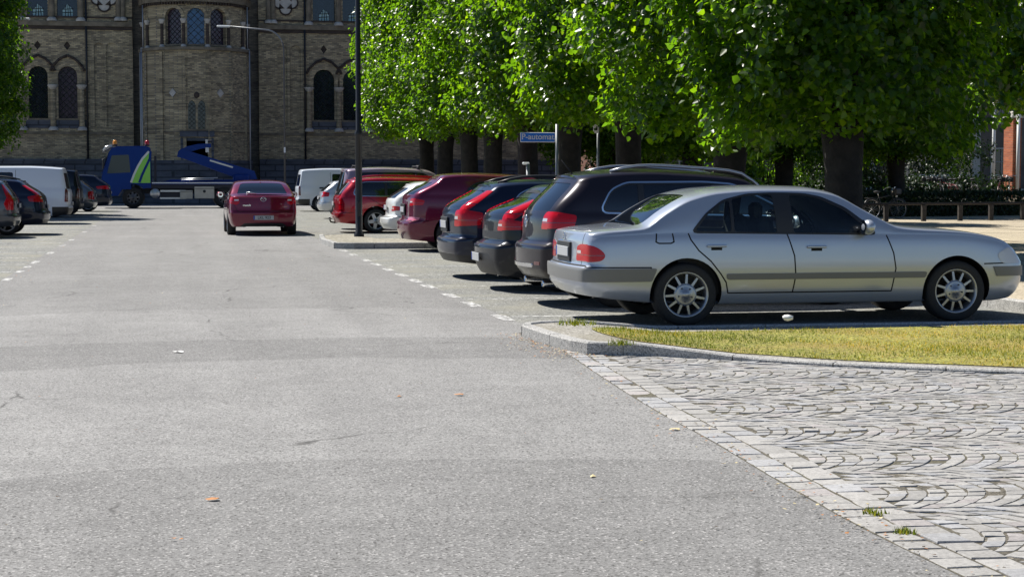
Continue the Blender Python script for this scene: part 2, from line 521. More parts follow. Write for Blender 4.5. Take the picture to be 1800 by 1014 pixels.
    for line in c.get('gaps', []):
        for q in strip(line, c.get('gapw', .012)): sk.cut('side', q, 'gap')
    for zn, line in c.get('gaps2', []):
        for q in strip(line, c.get('gapw', .012)): sk.cut(zn, q, 'gap')
    for poly in c.get('chrome', []): sk.cut('side', poly, 'chrome')
    for poly in c.get('trim', []): sk.cut('side', poly, 'trim')
    for gi, poly in enumerate(c['glass']): sk.cut('side', poly, 'glass%d' % gi); off['glass%d' % gi] = -.004
    for zn, poly in c['rwin']: sk.cut(zn, poly, 'rglass')
    for zn, poly in c.get('wwin', []): sk.cut(zn, poly, 'wglass')
    for zn, poly in c.get('strips', []): sk.cut(zn, poly, 'strip')
    for zn, poly in c.get('tail', []): sk.cut(zn, poly, 'lamp')
    for zn, poly in c.get('tail', []):
        # inner divisions of the lamp: darker ribs and a clear reversing segment
        zs = [p[1] for p in poly]; z0, z1 = min(zs), max(zs); off['lamp_line'] = off['lamp_white'] = .006
        if zn == 'rear' and z1 - z0 < .45:
            ys = [p[0] for p in poly]; sk.cut('rear', [(-.1, z0 + (z1 - z0) * .36), (2, z0 + (z1 - z0) * .36), (2, z0 + (z1 - z0) * .40), (-.1, z0 + (z1 - z0) * .40)], 'lamp_line', only=('lamp',))
            ya = min(ys) + .02; sk.cut('rear', [(ya, z0 + (z1 - z0) * .44), (ya + .11, z0 + (z1 - z0) * .44), (ya + .11, z0 + (z1 - z0) * .62), (ya, z0 + (z1 - z0) * .62)], 'lamp_white', only=('lamp',))
        if zn == 'side' and z1 - z0 < .45: sk.cut('side', [(-1, z0 + (z1 - z0) * .36), (2, z0 + (z1 - z0) * .36), (2, z0 + (z1 - z0) * .40), (-1, z0 + (z1 - z0) * .40)], 'lamp_line', only=('lamp',))
    for zn, poly in c.get('tail2', []): sk.cut(zn, poly, 'lamp2')
    for zn, poly in c.get('head', []): sk.cut(zn, poly, 'lamp3')
    rings = []
    for xa, za, ra in c['arch']:
        poly = [(xa + ra * math.cos(2 * math.pi * k / 40), za + ra * math.sin(2 * math.pi * k / 40)) for k in range(40)]
        if c.get('archdark'):
            sk.cut('side', [(xa + (ra + .05) * math.cos(2 * math.pi * k / 32), za + (ra + .05) * math.sin(2 * math.pi * k / 32)) for k in range(32)], 'dark', only=('body', 'gap'))
        nv = len(sk.V)
        sk.cut('side', poly, 'hole')
        ring = {}
        for v in sk.V[nv:]:
            if abs(math.hypot(v[0] - xa, v[2] - za) - ra) < .012: ring[round(math.atan2(v[2] - za, v[0] - xa), 3)] = v
        rings.append((xa, za, ra, sorted(ring.items())))
    gm = MAT[c.get('glassmat', 'car_glass')]
    body = sk.mesh('body', {'body': pm, 'gap': MAT['dark_void'], 'dark': c.get('darkmat', MAT['black_plastic'])}, None, root, off)
    def pair(nm_, lab, mt):
        o = sk.mesh(nm_, {lab: mt, lab + '_line': MAT['dark_red_lamp'], lab + '_white': MAT['clear_lamp']}, None, root, off, both=False)
        if not o: return
        me = o.data.copy(); nv = len(me.vertices)
        vv = np.zeros(nv * 3); me.vertices.foreach_get('co', vv); vv = vv.reshape(-1, 3); vv[:, 1] *= -1
        nn = np.zeros(len(me.loops) * 3); me.corner_normals.foreach_get('vector', nn); nn = nn.reshape(-1, 3); nn[:, 1] *= -1
        li = np.zeros(len(me.loops), np.int32); me.loops.foreach_get('vertex_index', li)
        pv = np.zeros((nv, 3)); pv[li] = nn
        me.vertices.foreach_set('co', vv.ravel()); me.flip_normals(); me.update()
        me.normals_split_custom_set_from_vertices([tuple(v) for v in pv])
        o2 = bpy.data.objects.new(nm_, me); COL.objects.link(o2); o2.parent = root
    for gi in range(len(c['glass'])): pair('side_window', 'glass%d' % gi, gm)
    sk.mesh('rear_window', {'rglass': MAT['car_glass']}, None, root, off)
    sk.mesh('windscreen', {'wglass': gm}, None, root, off)
    tk = {}
    if c.get('trim'): pair('window_trim', 'trim', MAT['black_plastic'])
    if c.get('chrome'): pair('chrome_trim', 'chrome', MAT['chrome'])
    if c.get('strips'): sk.mesh('rub_strip', {'strip': c.get('stripmat', MAT['black_plastic'])}, None, root, off)
    # lamps: one mesh per side
    for lab, nm_, mt in (('lamp', 'tail_lamp', MAT['red_lamp']), ('lamp2', 'reflector', c.get('lamp2mat', MAT['dark_red_lamp'])), ('lamp3', 'headlamp', MAT['clear_lamp'])):
        pair(nm_, lab, mt)
    # arch liners
    for xa, za, ra, ring in rings:
        vs = []; k = 0
        for ang, v in ring:
            for yy in (v[1] - .001, v[1] - .012, .42):
                rr = ra * (1.0 if yy > .45 else 1.01) - (0 if yy == v[1] - .001 else -.01)
                vs.append((xa + rr * math.cos(ang), yy, za + rr * math.sin(ang)))
            k += 1
        fs = []
        for i in range(k - 1):
            if abs(ring[i + 1][0] - ring[i][0]) > .6: continue
            fs += [(3 * i + q, 3 * i + 3 + q, 3 * i + 4 + q, 3 * i + 1 + q) for q in (0, 1)]
        ma = MAT['dark_void']
        for sg in (1, -1):
            lin = MB(); lin.add([(x, sg * y, z) for x, y, z in vs], fs, ma, True); lin.build('wheel_arch_liner', None, body, recalc=False)
    # wheels
    wr, rim, ww = c['wheel']
    tm, gmh = wheel_meshes(wr, rim, ww, c.get('spokes', (5, .05, .3, 0)), c.get('rimmat', MAT['alloy']))
    first = None
    for xa in c['axles']:
        for sg in (1, -1):
            y = sg * (Wd / 2 - ww / 2 - c.get('inset', .03))
            if first is None:
                t = tm.build('wheel', None, root); g = gmh.build('rim', None, t); first = (t, g)
            else:
                t = first[0].copy(); COL.objects.link(t); g = first[1].copy(); COL.objects.link(g); g.parent = t
            t.parent = root; t.location = (xa, y, wr)
            t.rotation_euler = (0, random.random() * 2, 0 if sg > 0 else math.pi)
    # small parts
    for (x, z) in c.get('handles', []):
        y = hy[(x, z)]
        for sg in (1, -1):
            hb = MB(); hb.box((x, sg * (y + .018), z + .004), (.20, .02, .026), c.get('handlemat', pm), bev=.008); hb.box((x + .0, sg * (y + .003), z - .012), (.11, .006, .05), MAT['dark_void'])
            hb.build('door_handle', None, root)
    if 'mirror' in c:
        x, z = c['mirror']; y = side_y(x, z)
        for sg in (1, -1):
            mb = MB(); mb.ico((x + .02, sg * (y + .15), z + .06), .1, c.get('mirrormat', pm), 3, (.62, 1.05, .78))
            mb.box((x + .02, sg * (y + .03), z + .0), (.08, .14, .05), MAT['black_plastic'], bev=.02)
            mo = mb.build('mirror', None, root)
            g = MB(); g.lathe([(.074, 0), (.001, .001)], 20, MAT['chrome'], 'X', (0, 0, 0)); go = g.build('mirror_glass', None, mo); go.location = (x - .036, sg * (y + .152), z + .06)
    if 'plate' in c:
        pz, txt, ph = c['plate']
        x = rear_x(0, pz); x2 = rear_x(0, pz + .08); tilt = math.atan2(x2 - x, .08) if c.get('platetilt', True) else 0
        if c.get('platebox'):
            q = MB(); w_, h_ = c['platebox']; q.box((x - .003, 0, pz), (.02, w_, h_), MAT['black_plastic'], bev=.006); q.build('plate_recess', None, body)
        q = MB(); q.box((0, 0, 0), (.012, .52, ph), MAT['plate_white'], bev=.004); q.box((-.0065, .242, 0), (.002, .036, ph * .94), MAT['plate_blue'])
        po = q.build('licence_plate', None, root); po.location = (x - .022, 0, pz); po.rotation_euler = (0, tilt, 0)
        if txt:
            text_obj('plate_lettering', txt, ph * .92, MAT['plate_text'], po, (-.0085, -.015, 0), (math.pi / 2, 0, -math.pi / 2), .002, .98)
    if 'rails' in c:
        x0, x1, mt = c['rails']
        for sg in (1, -1):
            q = MB(); pts = []
            for k in range(13):
                t = k / 12; x = x0 + (x1 - x0) * t; v = sk.near('top', x, .56 if 'railY' not in c else c['railY'])
                lift = .055 * min(1, 5 * min(t, 1 - t)) ** .7
                pts.append((x, sg * v[1], v[2] + lift + .004))
            q.tube(pts, .019, 8, mt); q.build('roof_rail', None, root)
    if 'spoiler' in c:
        x0, x1, z, hw, th = c['spoiler']
        q = MB(); pr = [(x0, z - .0), (x0 - .012, z - th * .5), (x0 + .01, z - th), (x1, z - th * .8), (x1, z + .012)]
        vs = []; nn = 9
        for k in range(nn):
            t = -1 + 2 * k / (nn - 1); sh = .05 * t * t
            for x, zz in pr: vs.append((x + sh * (1 if x < x1 - .01 else .3), t * hw, zz - .045 * abs(t) ** 2.5))
        kk = len(pr); fs = []
        for k in range(nn - 1):
            for j in range(kk): fs.append((k * kk + j, k * kk + (j + 1) % kk, (k + 1) * kk + (j + 1) % kk, (k + 1) * kk + j))
        fs += [tuple(range(kk)), tuple(reversed(range((nn - 1) * kk, nn * kk)))]
        q.add(vs, fs, c.get('spoilermat', pm), False); q.build('rear_spoiler', None, root)
    if 'wiper' in c:
        (x0, y0, z0), (x1, y1, z1) = c['wiper']
        q = MB(); q.tube([(x0, y0, z0), ((x0 + x1) / 2 - .01, (y0 + y1) / 2, (z0 + z1) / 2 + .01), (x1, y1, z1)], .011, 6, c.get('wipermat', MAT['black_plastic'])); q.build('rear_wiper', None, root)
    if 'exhaust' in c:
        for y in c['exhaust']:
            q = MB(); q.lathe([(.03, .0), (.034, -.02), (.036, .0), (.036, .2)], 14, MAT['chrome'], 'X'); o = q.build('exhaust_pipe', None, root); o.location = (.09, y, c.get('exz', .27))
    if 'antenna' in c:
        x, y = c['antenna']; v = sk.near('top', x, y); q = MB(); q.tube([(x, 0, v[2] - .01), (x - .14, 0, v[2] + .16)], [.008, .004], 6, MAT['black_plastic']); q.build('antenna', None, root)
    if 'extra' in c: c['extra'](root, sk, c, rear_x)
    # shift so the root sits under the middle of the car
    for o in root.children:
        o.location.x -= ofs
    return root

def hatch(L, Wd, H, ro, wb, **k):
    """shape of a wagon, hatchback, people carrier or van, from its main measures"""
    bz = k.get('belt', .93); lean = k.get('lean', .5); hood = k.get('hood', .92); bmp = k.get('bmp', .62)
    xw1 = k.get('cowl', L - 1.05); xw0 = k.get('wtop', xw1 - .95); nose = k.get('nose', .68); wr = k.get('wr', .315)
    sz = k.get('sill_z', .22); rb = k.get('rearbot', .30)
    lx = k.get('lip', .07); gb = k.get('gb', bz + .03)          # bottom of the rear glass
    c = dict(L=L, W=Wd, H=H, axles=(ro, ro + wb), wheel=(wr, k.get('rim', wr * .67), .21))
    c['arch'] = [(ro, wr + .02, wr + k.get('archgap', .055)), (ro + wb, wr + .02, wr + k.get('archgap', .055))]
    c['sill'] = [(0, rb), (.5, rb - .04), (ro + .3, sz), (ro + wb - .3, sz), (L - .4, sz), (L, sz + .03)]
    zr0 = H - k.get('droop', .07)
    c['top'] = [(0, zr0), (.5, H - .028), (1.3, H), (xw0 - .7, H - .015), (xw0, H - .07), (xw1, hood), (xw1 + .25, hood - .04), (L - .35, nose + .10), (L, nose)]
    c['belt'] = [(0, bz + .03), (1.0, bz + .015), (xw1 - .5, bz - .03), (xw1 + .05, hood - .08), (L - .4, nose), (L, nose - .08)]
    c['dr'] = [(.15, .16), (rb + .02, .06), (.46, .0), (bmp - .02, .0), (bmp + .035, k.get('step', .045)), (gb - .05, lx), (gb + .02, lx + .03), (zr0 - .02, lx + .03 + lean), (zr0 + .05, lx + .06 + lean), (2.3, lx + .1 + lean)]
    c['df'] = [(.15, .12), (.4, .0), (.62, .03), (.8, .15), (2.3, .3)]
    c['Lr'] = max(1.5, lean * 2.6)
    tp = H - k.get('glasstop', .17)
    gx0 = k.get('gx0', .65 + lean * .55)
    ax0, ax1 = xw1 - .38, xw0 - .12
    c['dlo'] = k.get('dlo') or [(gx0, bz + .045), (ax0 + .12, bz + .0), (ax1 + .04, tp - .02), (ax1 - .3, tp + .005), (gx0 + .3, tp), (gx0 + .12, tp - .08)]
    full = rnd(c['dlo'], k.get('dlor', .07), 4)
    b1, b2 = k.get('pillars', (ro + wb * .42, None)) if isinstance(k.get('pillars'), tuple) else (ro + wb * .45, ro + .28)
    c['trim'] = [grow(full, .018)]
    def cutx(poly, x0, x1):
        out = []
        P = poly
        for lim, sg in ((x0, 1), (x1, -1)):
            Q = []
            for i in range(len(P)):
                a, b = P[i], P[(i + 1) % len(P)]; da, db = (a[0] - lim) * sg, (b[0] - lim) * sg
                if da >= 0: Q.append(a)
                if da * db < 0: t = da / (da - db); Q.append((lim, a[1] + (b[1] - a[1]) * t))
            P = Q
        return P
    xs = [-9] + sorted([p for p in (b2, b1) if p]) + [99]
    c['glass'] = []
    for a, b in zip(xs[:-1], xs[1:]):
        g = cutx(full, a + .035, b - .035)
        if len(g) > 2: c['glass'].append(g)
    if k.get('chrome'):
        c['chrome'] = [grow(full, .036)]
    wh = Wd / 2
    c['rwin'] = [('rear', rnd([(-.3, gb + .03), (wh * .72, gb + .03), (wh * .62, zr0 - .10), (-.3, zr0 - .09)], [0, .06, .06, 0], 3))]
    c['wwin'] = [('top', [(xw0 + .1, -.1), (xw0 + .1, wh * .56), (xw1 - .06, wh * .72), (xw1 - .02, -.1)])]
    zd = bz - .03
    c['gaps'] = [[(ro + wb * .45, bz + .02), (ro + wb * .45 + .03, .6), (ro + wb * .45, .32)], [(ax0 + .15, zd), (ax0 + .22, .62), (ax0 + .17, .32)], [(gx0 + .36, bz), (ro + .37, .62), (ro + .43, .32)], [(ro + .43, .32), (ax0 + .17, .32)], [(.02, bmp), (.42, bmp + .01)]]
    c['gaps2'] = [('rear', [(0, bmp), (wh, bmp)]), ('rear', [(wh * .78, bmp), (wh * .80, gb)])]
    c['handles'] = [(ro + wb * .45 - .22 + .45, bz - .13), (ro + .52, bz - .12)]
    c['mirror'] = (ax0 - .02, bz + .0)
    c['plate'] = (k.get('plz', .78), '', .11)
    c['spoiler'] = (lx + .03 + lean - .06, lx + .03 + lean + .12, zr0 - .005, wh * .66, .045)
    c['crown'] = k.get('crown', .10); c['tum'] = k.get('tum', .30)
    for q in ('dark', 'tail', 'tail2', 'head'): c[q] = k.get(q, [])
    c['head'] = c['head'] or [('side', rnd([(L - .75, nose - .02), (L + .1, nose - .10), (L + .1, nose - .02), (L - .62, nose + .09)], .03, 2))]
    return c

# ---------------------------------------------------------------- ground, road, parking bays
def ground_mat(name, base, dark, light, fine=55, contrast=.5, patches=None, bump=.35, tint=None, cracks=0.0):
    m = bpy.data.materials.new(name); m.use_nodes = True; N, L, b = nodes_of(m); MAT[name] = m
    tc = N.new('ShaderNodeTexCoord')
    def noise(sc, det=4, ro=.6):
        n = N.new('ShaderNodeTexNoise'); n.inputs['Scale'].default_value = sc; n.inputs['Detail'].default_value = det; n.inputs['Roughness'].default_value = ro
        L.new(tc.outputs['Object'], n.inputs['Vector']); return n
    def rng_(src, a, b_, c, d):
        r = N.new('ShaderNodeMapRange'); r.inputs['From Min'].default_value = a; r.inputs['From Max'].default_value = b_; r.inputs['To Min'].default_value = c; r.inputs['To Max'].default_value = d
        L.new(src, r.inputs[0]); return r.outputs[0]
    def mul(a, b_):
        q = N.new('ShaderNodeMath'); q.operation = 'MULTIPLY'; L.new(a, q.inputs[0])
        if isinstance(b_, float): q.inputs[1].default_value = b_
        else: L.new(b_, q.inputs[1])
        return q.outputs[0]
    v = N.new('ShaderNodeTexVoronoi'); v.inputs['Scale'].default_value = fine; L.new(tc.outputs['Object'], v.inputs['Vector'])
    sp = N.new('ShaderNodeSeparateColor'); L.new(v.outputs['Color'], sp.inputs[0])
    grain = rng_(sp.outputs[0], 0, 1, 1 - contrast, 1 + contrast)
    g2 = rng_(noise(fine * .45, 6, .75).outputs[0], .3, .7, 1 - contrast * .6, 1 + contrast * .6)
    big = rng_(noise(.35, 5, .6).outputs[0], .3, .7, .90, 1.10)
    mid = rng_(noise(2.6, 6, .65).outputs[0], .3, .7, .90, 1.10)
    val = mul(mul(grain, g2), mul(big, mid))
    mpp = N.new('ShaderNodeMapping'); mpp.inputs['Scale'].default_value = (.9, .05, 1); L.new(tc.outputs['Object'], mpp.inputs[0])
    trk = N.new('ShaderNodeTexNoise'); trk.inputs['Scale'].default_value = 1.6; trk.inputs['Detail'].default_value = 5; L.new(mpp.outputs[0], trk.inputs['Vector'])
    stn = noise(.8, 7, .62)
    val = mul(val, mul(rng_(trk.outputs[0], .35, .65, .93, 1.06), rng_(stn.outputs[0], .58, .72, 1.0, .84)))
    if patches:
        sx = N.new('ShaderNodeSeparateXYZ'); L.new(tc.outputs['Object'], sx.inputs[0])
        wob = noise(.5, 3); w = rng_(wob.outputs[0], 0, 1, -.35, .35)
        ed = noise(9, 4); w2 = rng_(ed.outputs[0], 0, 1, -.05, .05)
        # the road is crowned: seams bow away from the eye in the middle
        cx = N.new('ShaderNodeMath'); cx.operation = 'ADD'; L.new(sx.outputs['X'], cx.inputs[0]); cx.inputs[1].default_value = -.8
        sq = mul(mul(cx.outputs[0], cx.outputs[0]), .09)
        ys = N.new('ShaderNodeMath'); ys.operation = 'ADD'; L.new(sx.outputs['Y'], ys.inputs[0]); L.new(sq, ys.inputs[1])
        y2 = N.new('ShaderNodeMath'); y2.operation = 'ADD'; L.new(ys.outputs[0], y2.inputs[0]); L.new(w, y2.inputs[1])
        y3 = N.new('ShaderNodeMath'); y3.operation = 'ADD'; L.new(y2.outputs[0], y3.inputs[0]); L.new(w2, y3.inputs[1])
        rp = N.new('ShaderNodeValToRGB'); rp.color_ramp.interpolation = 'CONSTANT'
        Lm = 60.0
        rp.color_ramp.elements.remove(rp.color_ramp.elements[1])
        first = True
        for yy, k in patches:
            e = rp.color_ramp.elements[0] if first else rp.color_ramp.elements.new(max(yy, 0) / Lm)
            e.color = (k, k, k, 1); e.position = max(yy, 0) / Lm; first = False
        L.new(mul(y3.outputs[0], 1 / Lm), rp.inputs[0])
        val = mul(val, rp.outputs[0])
    mx = N.new('ShaderNodeVectorMath'); mx.operation = 'SCALE'; mx.inputs[0].default_value = base; L.new(val, mx.inputs['Scale'])
    out = mx.outputs[0]
    # bright chips and dark pits of the stone in the surface
    chip = rng_(sp.outputs[1], .93, .96, 0, 1); cm = N.new('ShaderNodeMixRGB'); cm.inputs[2].default_value = (*light, 1); L.new(mul(chip, .8), cm.inputs[0]); L.new(out, cm.inputs[1])
    pit = rng_(sp.outputs[2], .90, .94, 0, 1); pm_ = N.new('ShaderNodeMixRGB'); pm_.inputs[2].default_value = (*dark, 1); L.new(mul(pit, .85), pm_.inputs[0]); L.new(cm.outputs[0], pm_.inputs[1])
    out = pm_.outputs[0]
    if tint:
        tn = rng_(noise(.9, 5).outputs[0], .45, .7, 0, .7); tm = N.new('ShaderNodeMixRGB'); tm.inputs[2].default_value = (*tint, 1); L.new(tn, tm.inputs[0]); L.new(out, tm.inputs[1]); out = tm.outputs[0]
    if cracks:
        # meandering cracks: edges of large warped cells, kept only here and there
        wn = N.new('ShaderNodeTexNoise'); wn.inputs['Scale'].default_value = 1.6; wn.inputs['Detail'].default_value = 6; L.new(tc.outputs['Object'], wn.inputs['Vector'])
        ad = N.new('ShaderNodeMixRGB'); ad.blend_type = 'ADD'; ad.inputs[0].default_value = .5; L.new(tc.outputs['Object'], ad.inputs[1]); L.new(wn.outputs['Color'], ad.inputs[2])
        vc = N.new('ShaderNodeTexVoronoi'); vc.feature = 'DISTANCE_TO_EDGE'; vc.inputs['Scale'].default_value = .34; L.new(ad.outputs[0], vc.inputs['Vector'])
        ck = rng_(vc.outputs['Distance'], .002, .006, 1, 0); mk = rng_(noise(.6, 3).outputs[0], .52, .6, 0, cracks)
        cc = N.new('ShaderNodeMixRGB'); cc.inputs[2].default_value = (*dark, 1); L.new(mul(ck, mk), cc.inputs[0]); L.new(out, cc.inputs[1]); out = cc.outputs[0]
    L.new(out, b.inputs['Base Color']); b.inputs['Roughness'].default_value = .88; b.inputs['Specular IOR Level'].default_value = .3
    bn = N.new('ShaderNodeBump'); bn.inputs['Strength'].default_value = bump; bn.inputs['Distance'].default_value = .006
    L.new(v.outputs['Distance'], bn.inputs['Height']); L.new(bn.outputs[0], b.inputs['Normal'])
    return m

ASPH = ground_mat('asphalt', (.208, .205, .200), (.065, .063, .06), (.40, .39, .38), 105, .26, cracks=.8,
                  patches=[(0, .92), (8.7, 1.10), (13.9, .90), (15.9, 1.10), (19.6, .95), (24.5, .97), (33, 1.0)])
BAY = ground_mat('bay_asphalt', (.19, .192, .18), (.05, .05, .05), (.5, .5, .48), 60, .38, tint=(.25, .24, .19), cracks=.8)
YARD = ground_mat('yard_asphalt', (.27, .265, .25), (.06, .06, .06), (.5, .5, .48), 50, .3)
FLAG = ground_mat('flagstone', (.42, .36, .265), (.14, .12, .09), (.6, .52, .4), 40, .25, tint=(.33, .28, .2))
EARTH = ground_mat('earth', (.12, .095, .065), (.03, .025, .02), (.3, .25, .18), 40, .5)
JOINT = ground_mat('joint_sand', (.10, .09, .07), (.05, .045, .035), (.28, .25, .2), 90, .5, tint=(.10, .095, .06))
KERBM = ground_mat('kerb_granite', (.36, .355, .34), (.10, .10, .10), (.62, .6, .58), 120, .35)
CONC = ground_mat('verge_concrete', (.30, .285, .25), (.09, .085, .07), (.45, .43, .4), 60, .4, tint=(.19, .17, .12))

def sheet(name, poly, z, mat, kind='structure'):
    q = MB(); tr = tessellate_polygon([[Vector((a, b, 0)) for a, b in poly]])
    q.add([(a, b, z) for a, b in poly], [tuple(t) for t in tr], mat)
    o = q.build(name, None, None); me = o.data
    for p in me.polygons:
        if p.normal.z < 0: p.flip()
    return tag(o, kind=kind)
def slab(name, poly, z0, z1, mat):
    q = MB(); q.prism(poly, z0, z1, mat); return tag(q.build(name), kind='structure')

sheet('ground', [(-700, -60), (700, -60), (700, 900), (-700, 900)], -.012, YARD)
sheet('road', [(-60, -10), (60, -10), (60, 16.2), (3.5, 16.2), (3.5, 84), (60, 84), (60, 99), (-60, 99), (-60, 84), (-2.45, 84), (-2.45, 12), (-60, 12)], 0, ASPH)
sheet('parking_bays', [(3.5, 16.2), (9.3, 16.2), (9.3, 84), (3.5, 84)], 0, BAY)
sheet('parking_bays', [(-8.2, 12), (-2.45, 12), (-2.45, 84), (-8.2, 84)], 0, BAY)

# worn white paint
WORN = pmat('worn_paint', (.78, .78, .76), .7)
N, L, b = nodes_of(WORN)
tc = N.new('ShaderNodeTexCoord'); n_ = N.new('ShaderNodeTexNoise'); n_.inputs['Scale'].default_value = 14; n_.inputs['Detail'].default_value = 7; L.new(tc.outputs['Object'], n_.inputs['Vector'])
r_ = N.new('ShaderNodeMapRange'); r_.inputs['From Min'].default_value = .44; r_.inputs['From Max'].default_value = .62; L.new(n_.outputs[0], r_.inputs[0])
tb = N.new('ShaderNodeBsdfTransparent'); ms = N.new('ShaderNodeMixShader'); L.new(r_.outputs[0], ms.inputs[0]); L.new(tb.outputs[0], ms.inputs[1]); L.new(b.outputs[0], ms.inputs[2]); L.new(ms.outputs[0], N['Material Output'].inputs[0])
q = MB()
def mark(x0, y0, x1, y1, z=.004): q.add([(x0, y0, z), (x1, y0, z), (x1, y1, z), (x0, y1, z)], [(0, 1, 2, 3)], WORN)
for y in (17.85, 19.8, 21.3, 23.2, 24.5, 26.0, 27.6, 29.3, 30.8, 33.2, 35.0): mark(3.38, y - .42, 3.52, y + .36)
for y in (17.9, 20.6, 23.1, 26.0, 28.5, 31, 33.5): mark(3.56, y - .035, 8.6, y + .035)
for y in (44.3, 46.4, 48.7, 51.1, 54, 57, 60, 64): mark(3.38, y - .4, 3.52, y + .4)
for y, l_ in ((26.0, .35), (28.1, .3), (29.6, .25), (31.2, .5), (35.1, .45), (38.9, .25), (42.5, .4), (48.7, .45), (55, .3), (64.4, .5), (72, .4)): mark(-2.44, y - l_, -2.32, y + l_)
for y in (28, 30.5, 33, 35.5, 38, 40.5, 43, 49.6, 52.2, 55): mark(-7.6, y - .05, -2.5, y + .05)
tag(q.build('parking_markings'), kind='structure')

# ---- grass island with its kerb, near right
def hv(x): return .098 - .082 * min(1, max(0, (x - 3.75) / .9)) ** 1.0 if x > 3.75 else .098
def smooth_path(pts, n=8):
    out = []
    for i in range(len(pts) - 1):
        p0, p1, p2, p3 = (Vector(pts[max(i - 1, 0)]), Vector(pts[i]), Vector(pts[i + 1]), Vector(pts[min(i + 2, len(pts) - 1)]))
        for k in range(n):
            t = k / n; out.append(tuple(.5 * ((2 * p1) + (-p0 + p2) * t + (2 * p0 - 5 * p1 + 4 * p2 - p3) * t * t + (-p0 + 3 * p1 - 3 * p2 + p3) * t ** 3)))
    out.append(tuple(pts[-1])); return out
near_kerb = [(3.27, 15.62), (3.30, 15.0)] + [gp(a, b_, z) for a, b_, z in ((1010, 596, .105), (1060, 604, .10), (1125, 612, .06), (1300, 626, .034), (1500, 638, .034), (1800, 649, .034))]
near_kerb += [(near_kerb[-1][0] + k * 1.0, near_kerb[-1][1] - k * .52) for k in (1.5, 3.5, 5.5)]
kp = smooth_path(near_kerb, 10)
far = [(12, 16.03), (6, 16.05), (4.0, 16.10), (3.6, 16.02), (3.34, 15.85)]
verge = kp + far
def verge_sheet(name, poly, dz, mat):
    # fine triangles so that the top can follow the sinking kerb
    q = MB(); bm = bmesh.new(); tr = tessellate_polygon([[Vector((a, b_, 0)) for a, b_ in poly]]); vv = [bm.verts.new((a, b_, 0)) for a, b_ in poly]
    for t_ in tr:
        try: bm.faces.new([vv[i] for i in t_])
        except ValueError: pass
    for xc in (3.75, 4.0, 4.2, 4.4, 4.65, 5.5, 7): bmesh.ops.bisect_plane(bm, geom=bm.verts[:] + bm.edges[:] + bm.faces[:], plane_co=(xc, 0, 0), plane_no=(1, 0, 0))
    bm.verts.index_update(); q.add([(v.co.x, v.co.y, hv(v.co.x) + dz) for v in bm.verts], [[v.index for v in f.verts] for f in bm.faces], mat); bm.free()
    o = q.build(name)
    for p in o.data.polygons:
        if p.normal.z < 0: p.flip()
    return tag(o, kind='structure')
verge_sheet('verge', verge, -.003, CONC)
# kerb stones: long granite blocks, high at the nose and sinking to flush along the paving
def kerb_run(path, w, hfun, step, name):
    q = MB(); acc = []; L_ = [0]
    for a, b_ in zip(path[:-1], path[1:]): L_.append(L_[-1] + (Vector(b_) - Vector(a)).length)
    def at(s):
        s = min(max(s, 0), L_[-1]); i = min(int(np.searchsorted(L_, s)), len(path) - 1); i = max(i, 1)
        t = (s - L_[i - 1]) / max(L_[i] - L_[i - 1], 1e-6); a, b_ = Vector(path[i - 1]), Vector(path[i])
        d = (b_ - a).normalized(); return a.lerp(b_, t), Vector((-d.y, d.x))
    s = 0.0
    while s < L_[-1] - .05:
        e = min(s + step * random.uniform(.85, 1.15), L_[-1]); vs = []; k = 5
        dz = random.uniform(-.006, .006)
        for j in range(k):
            u = s + .006 + (e - s - .012) * j / (k - 1); p, nn = at(u); h = (hfun(u) if hfun else hv(p.x) + .018) + dz
            for o, z in ((-w, -.02), (-w, h - .012), (-w + .012, h), (w - .03, h + .002), (w, h - .02), (w, -.02)):
                vs.append((p.x + nn.x * o, p.y + nn.y * o, z))
        fs = [(6 * j + i, 6 * j + 6 + i, 6 * j + 7 + i, 6 * j + 1 + i) for j in range(k - 1) for i in range(5)] + [tuple(range(6)), tuple(reversed(range(6 * (k - 1), 6 * k)))]
        q.add(vs, fs, KERBM); s = e
    return tag(q.build(name), kind='structure')
kerb_run(list(kp), .065, None, 1.0, 'kerb')
kerb_run([(3.26, 15.66), (3.30, 15.86), (3.42, 16.0), (3.65, 16.07), (6, 16.10), (12, 16.08)], .05, None, 1.0, 'kerb')

# ---- lamp island with kerb between the bays
isl = [(3.60, 41.5), (3.42, 38.8), (3.47, 36.2), (3.75, 35.98), (9.2, 35.95), (9.2, 38.9), (4.55, 38.95), (4.5, 41.5), (4.1, 41.9)]
slab('traffic_island', isl, -.01, .115, ground_mat('island_gravel', (.27, .25, .20), (.1, .09, .07), (.6, .55, .48), 30, .4))
kerb_run([(4.1, 41.95), (3.56, 41.5), (3.38, 38.8), (3.42, 36.2), (3.72, 35.93), (9.2, 35.9)], .06, lambda s: .13, 1.0, 'kerb')

# ---- pavement beyond the right-hand bays
slab('pavement', [(9.3, 16.2), (60, 16.2), (60, 83), (9.3, 83)], -.01, .10, FLAG)
kerb_run([(9.28, 83), (9.28, 16.3)], .06, lambda s: .125, 1.0, 'kerb')
q = MB()
for k in range(12): q.add([(9.5, 25 + k * 5, .104), (60, 25 + k * 5, .104), (60, 25.07 + k * 5, .104), (9.5, 25.07 + k * 5, .104)], [(0, 1, 2, 3)], EARTH)
for x in (14, 18, 22.4, 27, 31.5): q.add([(x, 16.4, .1045), (x + .06, 16.4, .1045), (x + .06, 82, .1045), (x, 82, .1045)], [(0, 1, 2, 3)], EARTH)
tag(q.build('pavement_joint'), kind='structure')
sheet('planting_bed', [(12, 57.8), (60, 61.5), (60, 83), (12, 83)], .105, EARTH)
slab('pavement', [(-40, 12), (-8.3, 12), (-8.3, 83), (-40, 83)], -.01, .10, YARD)

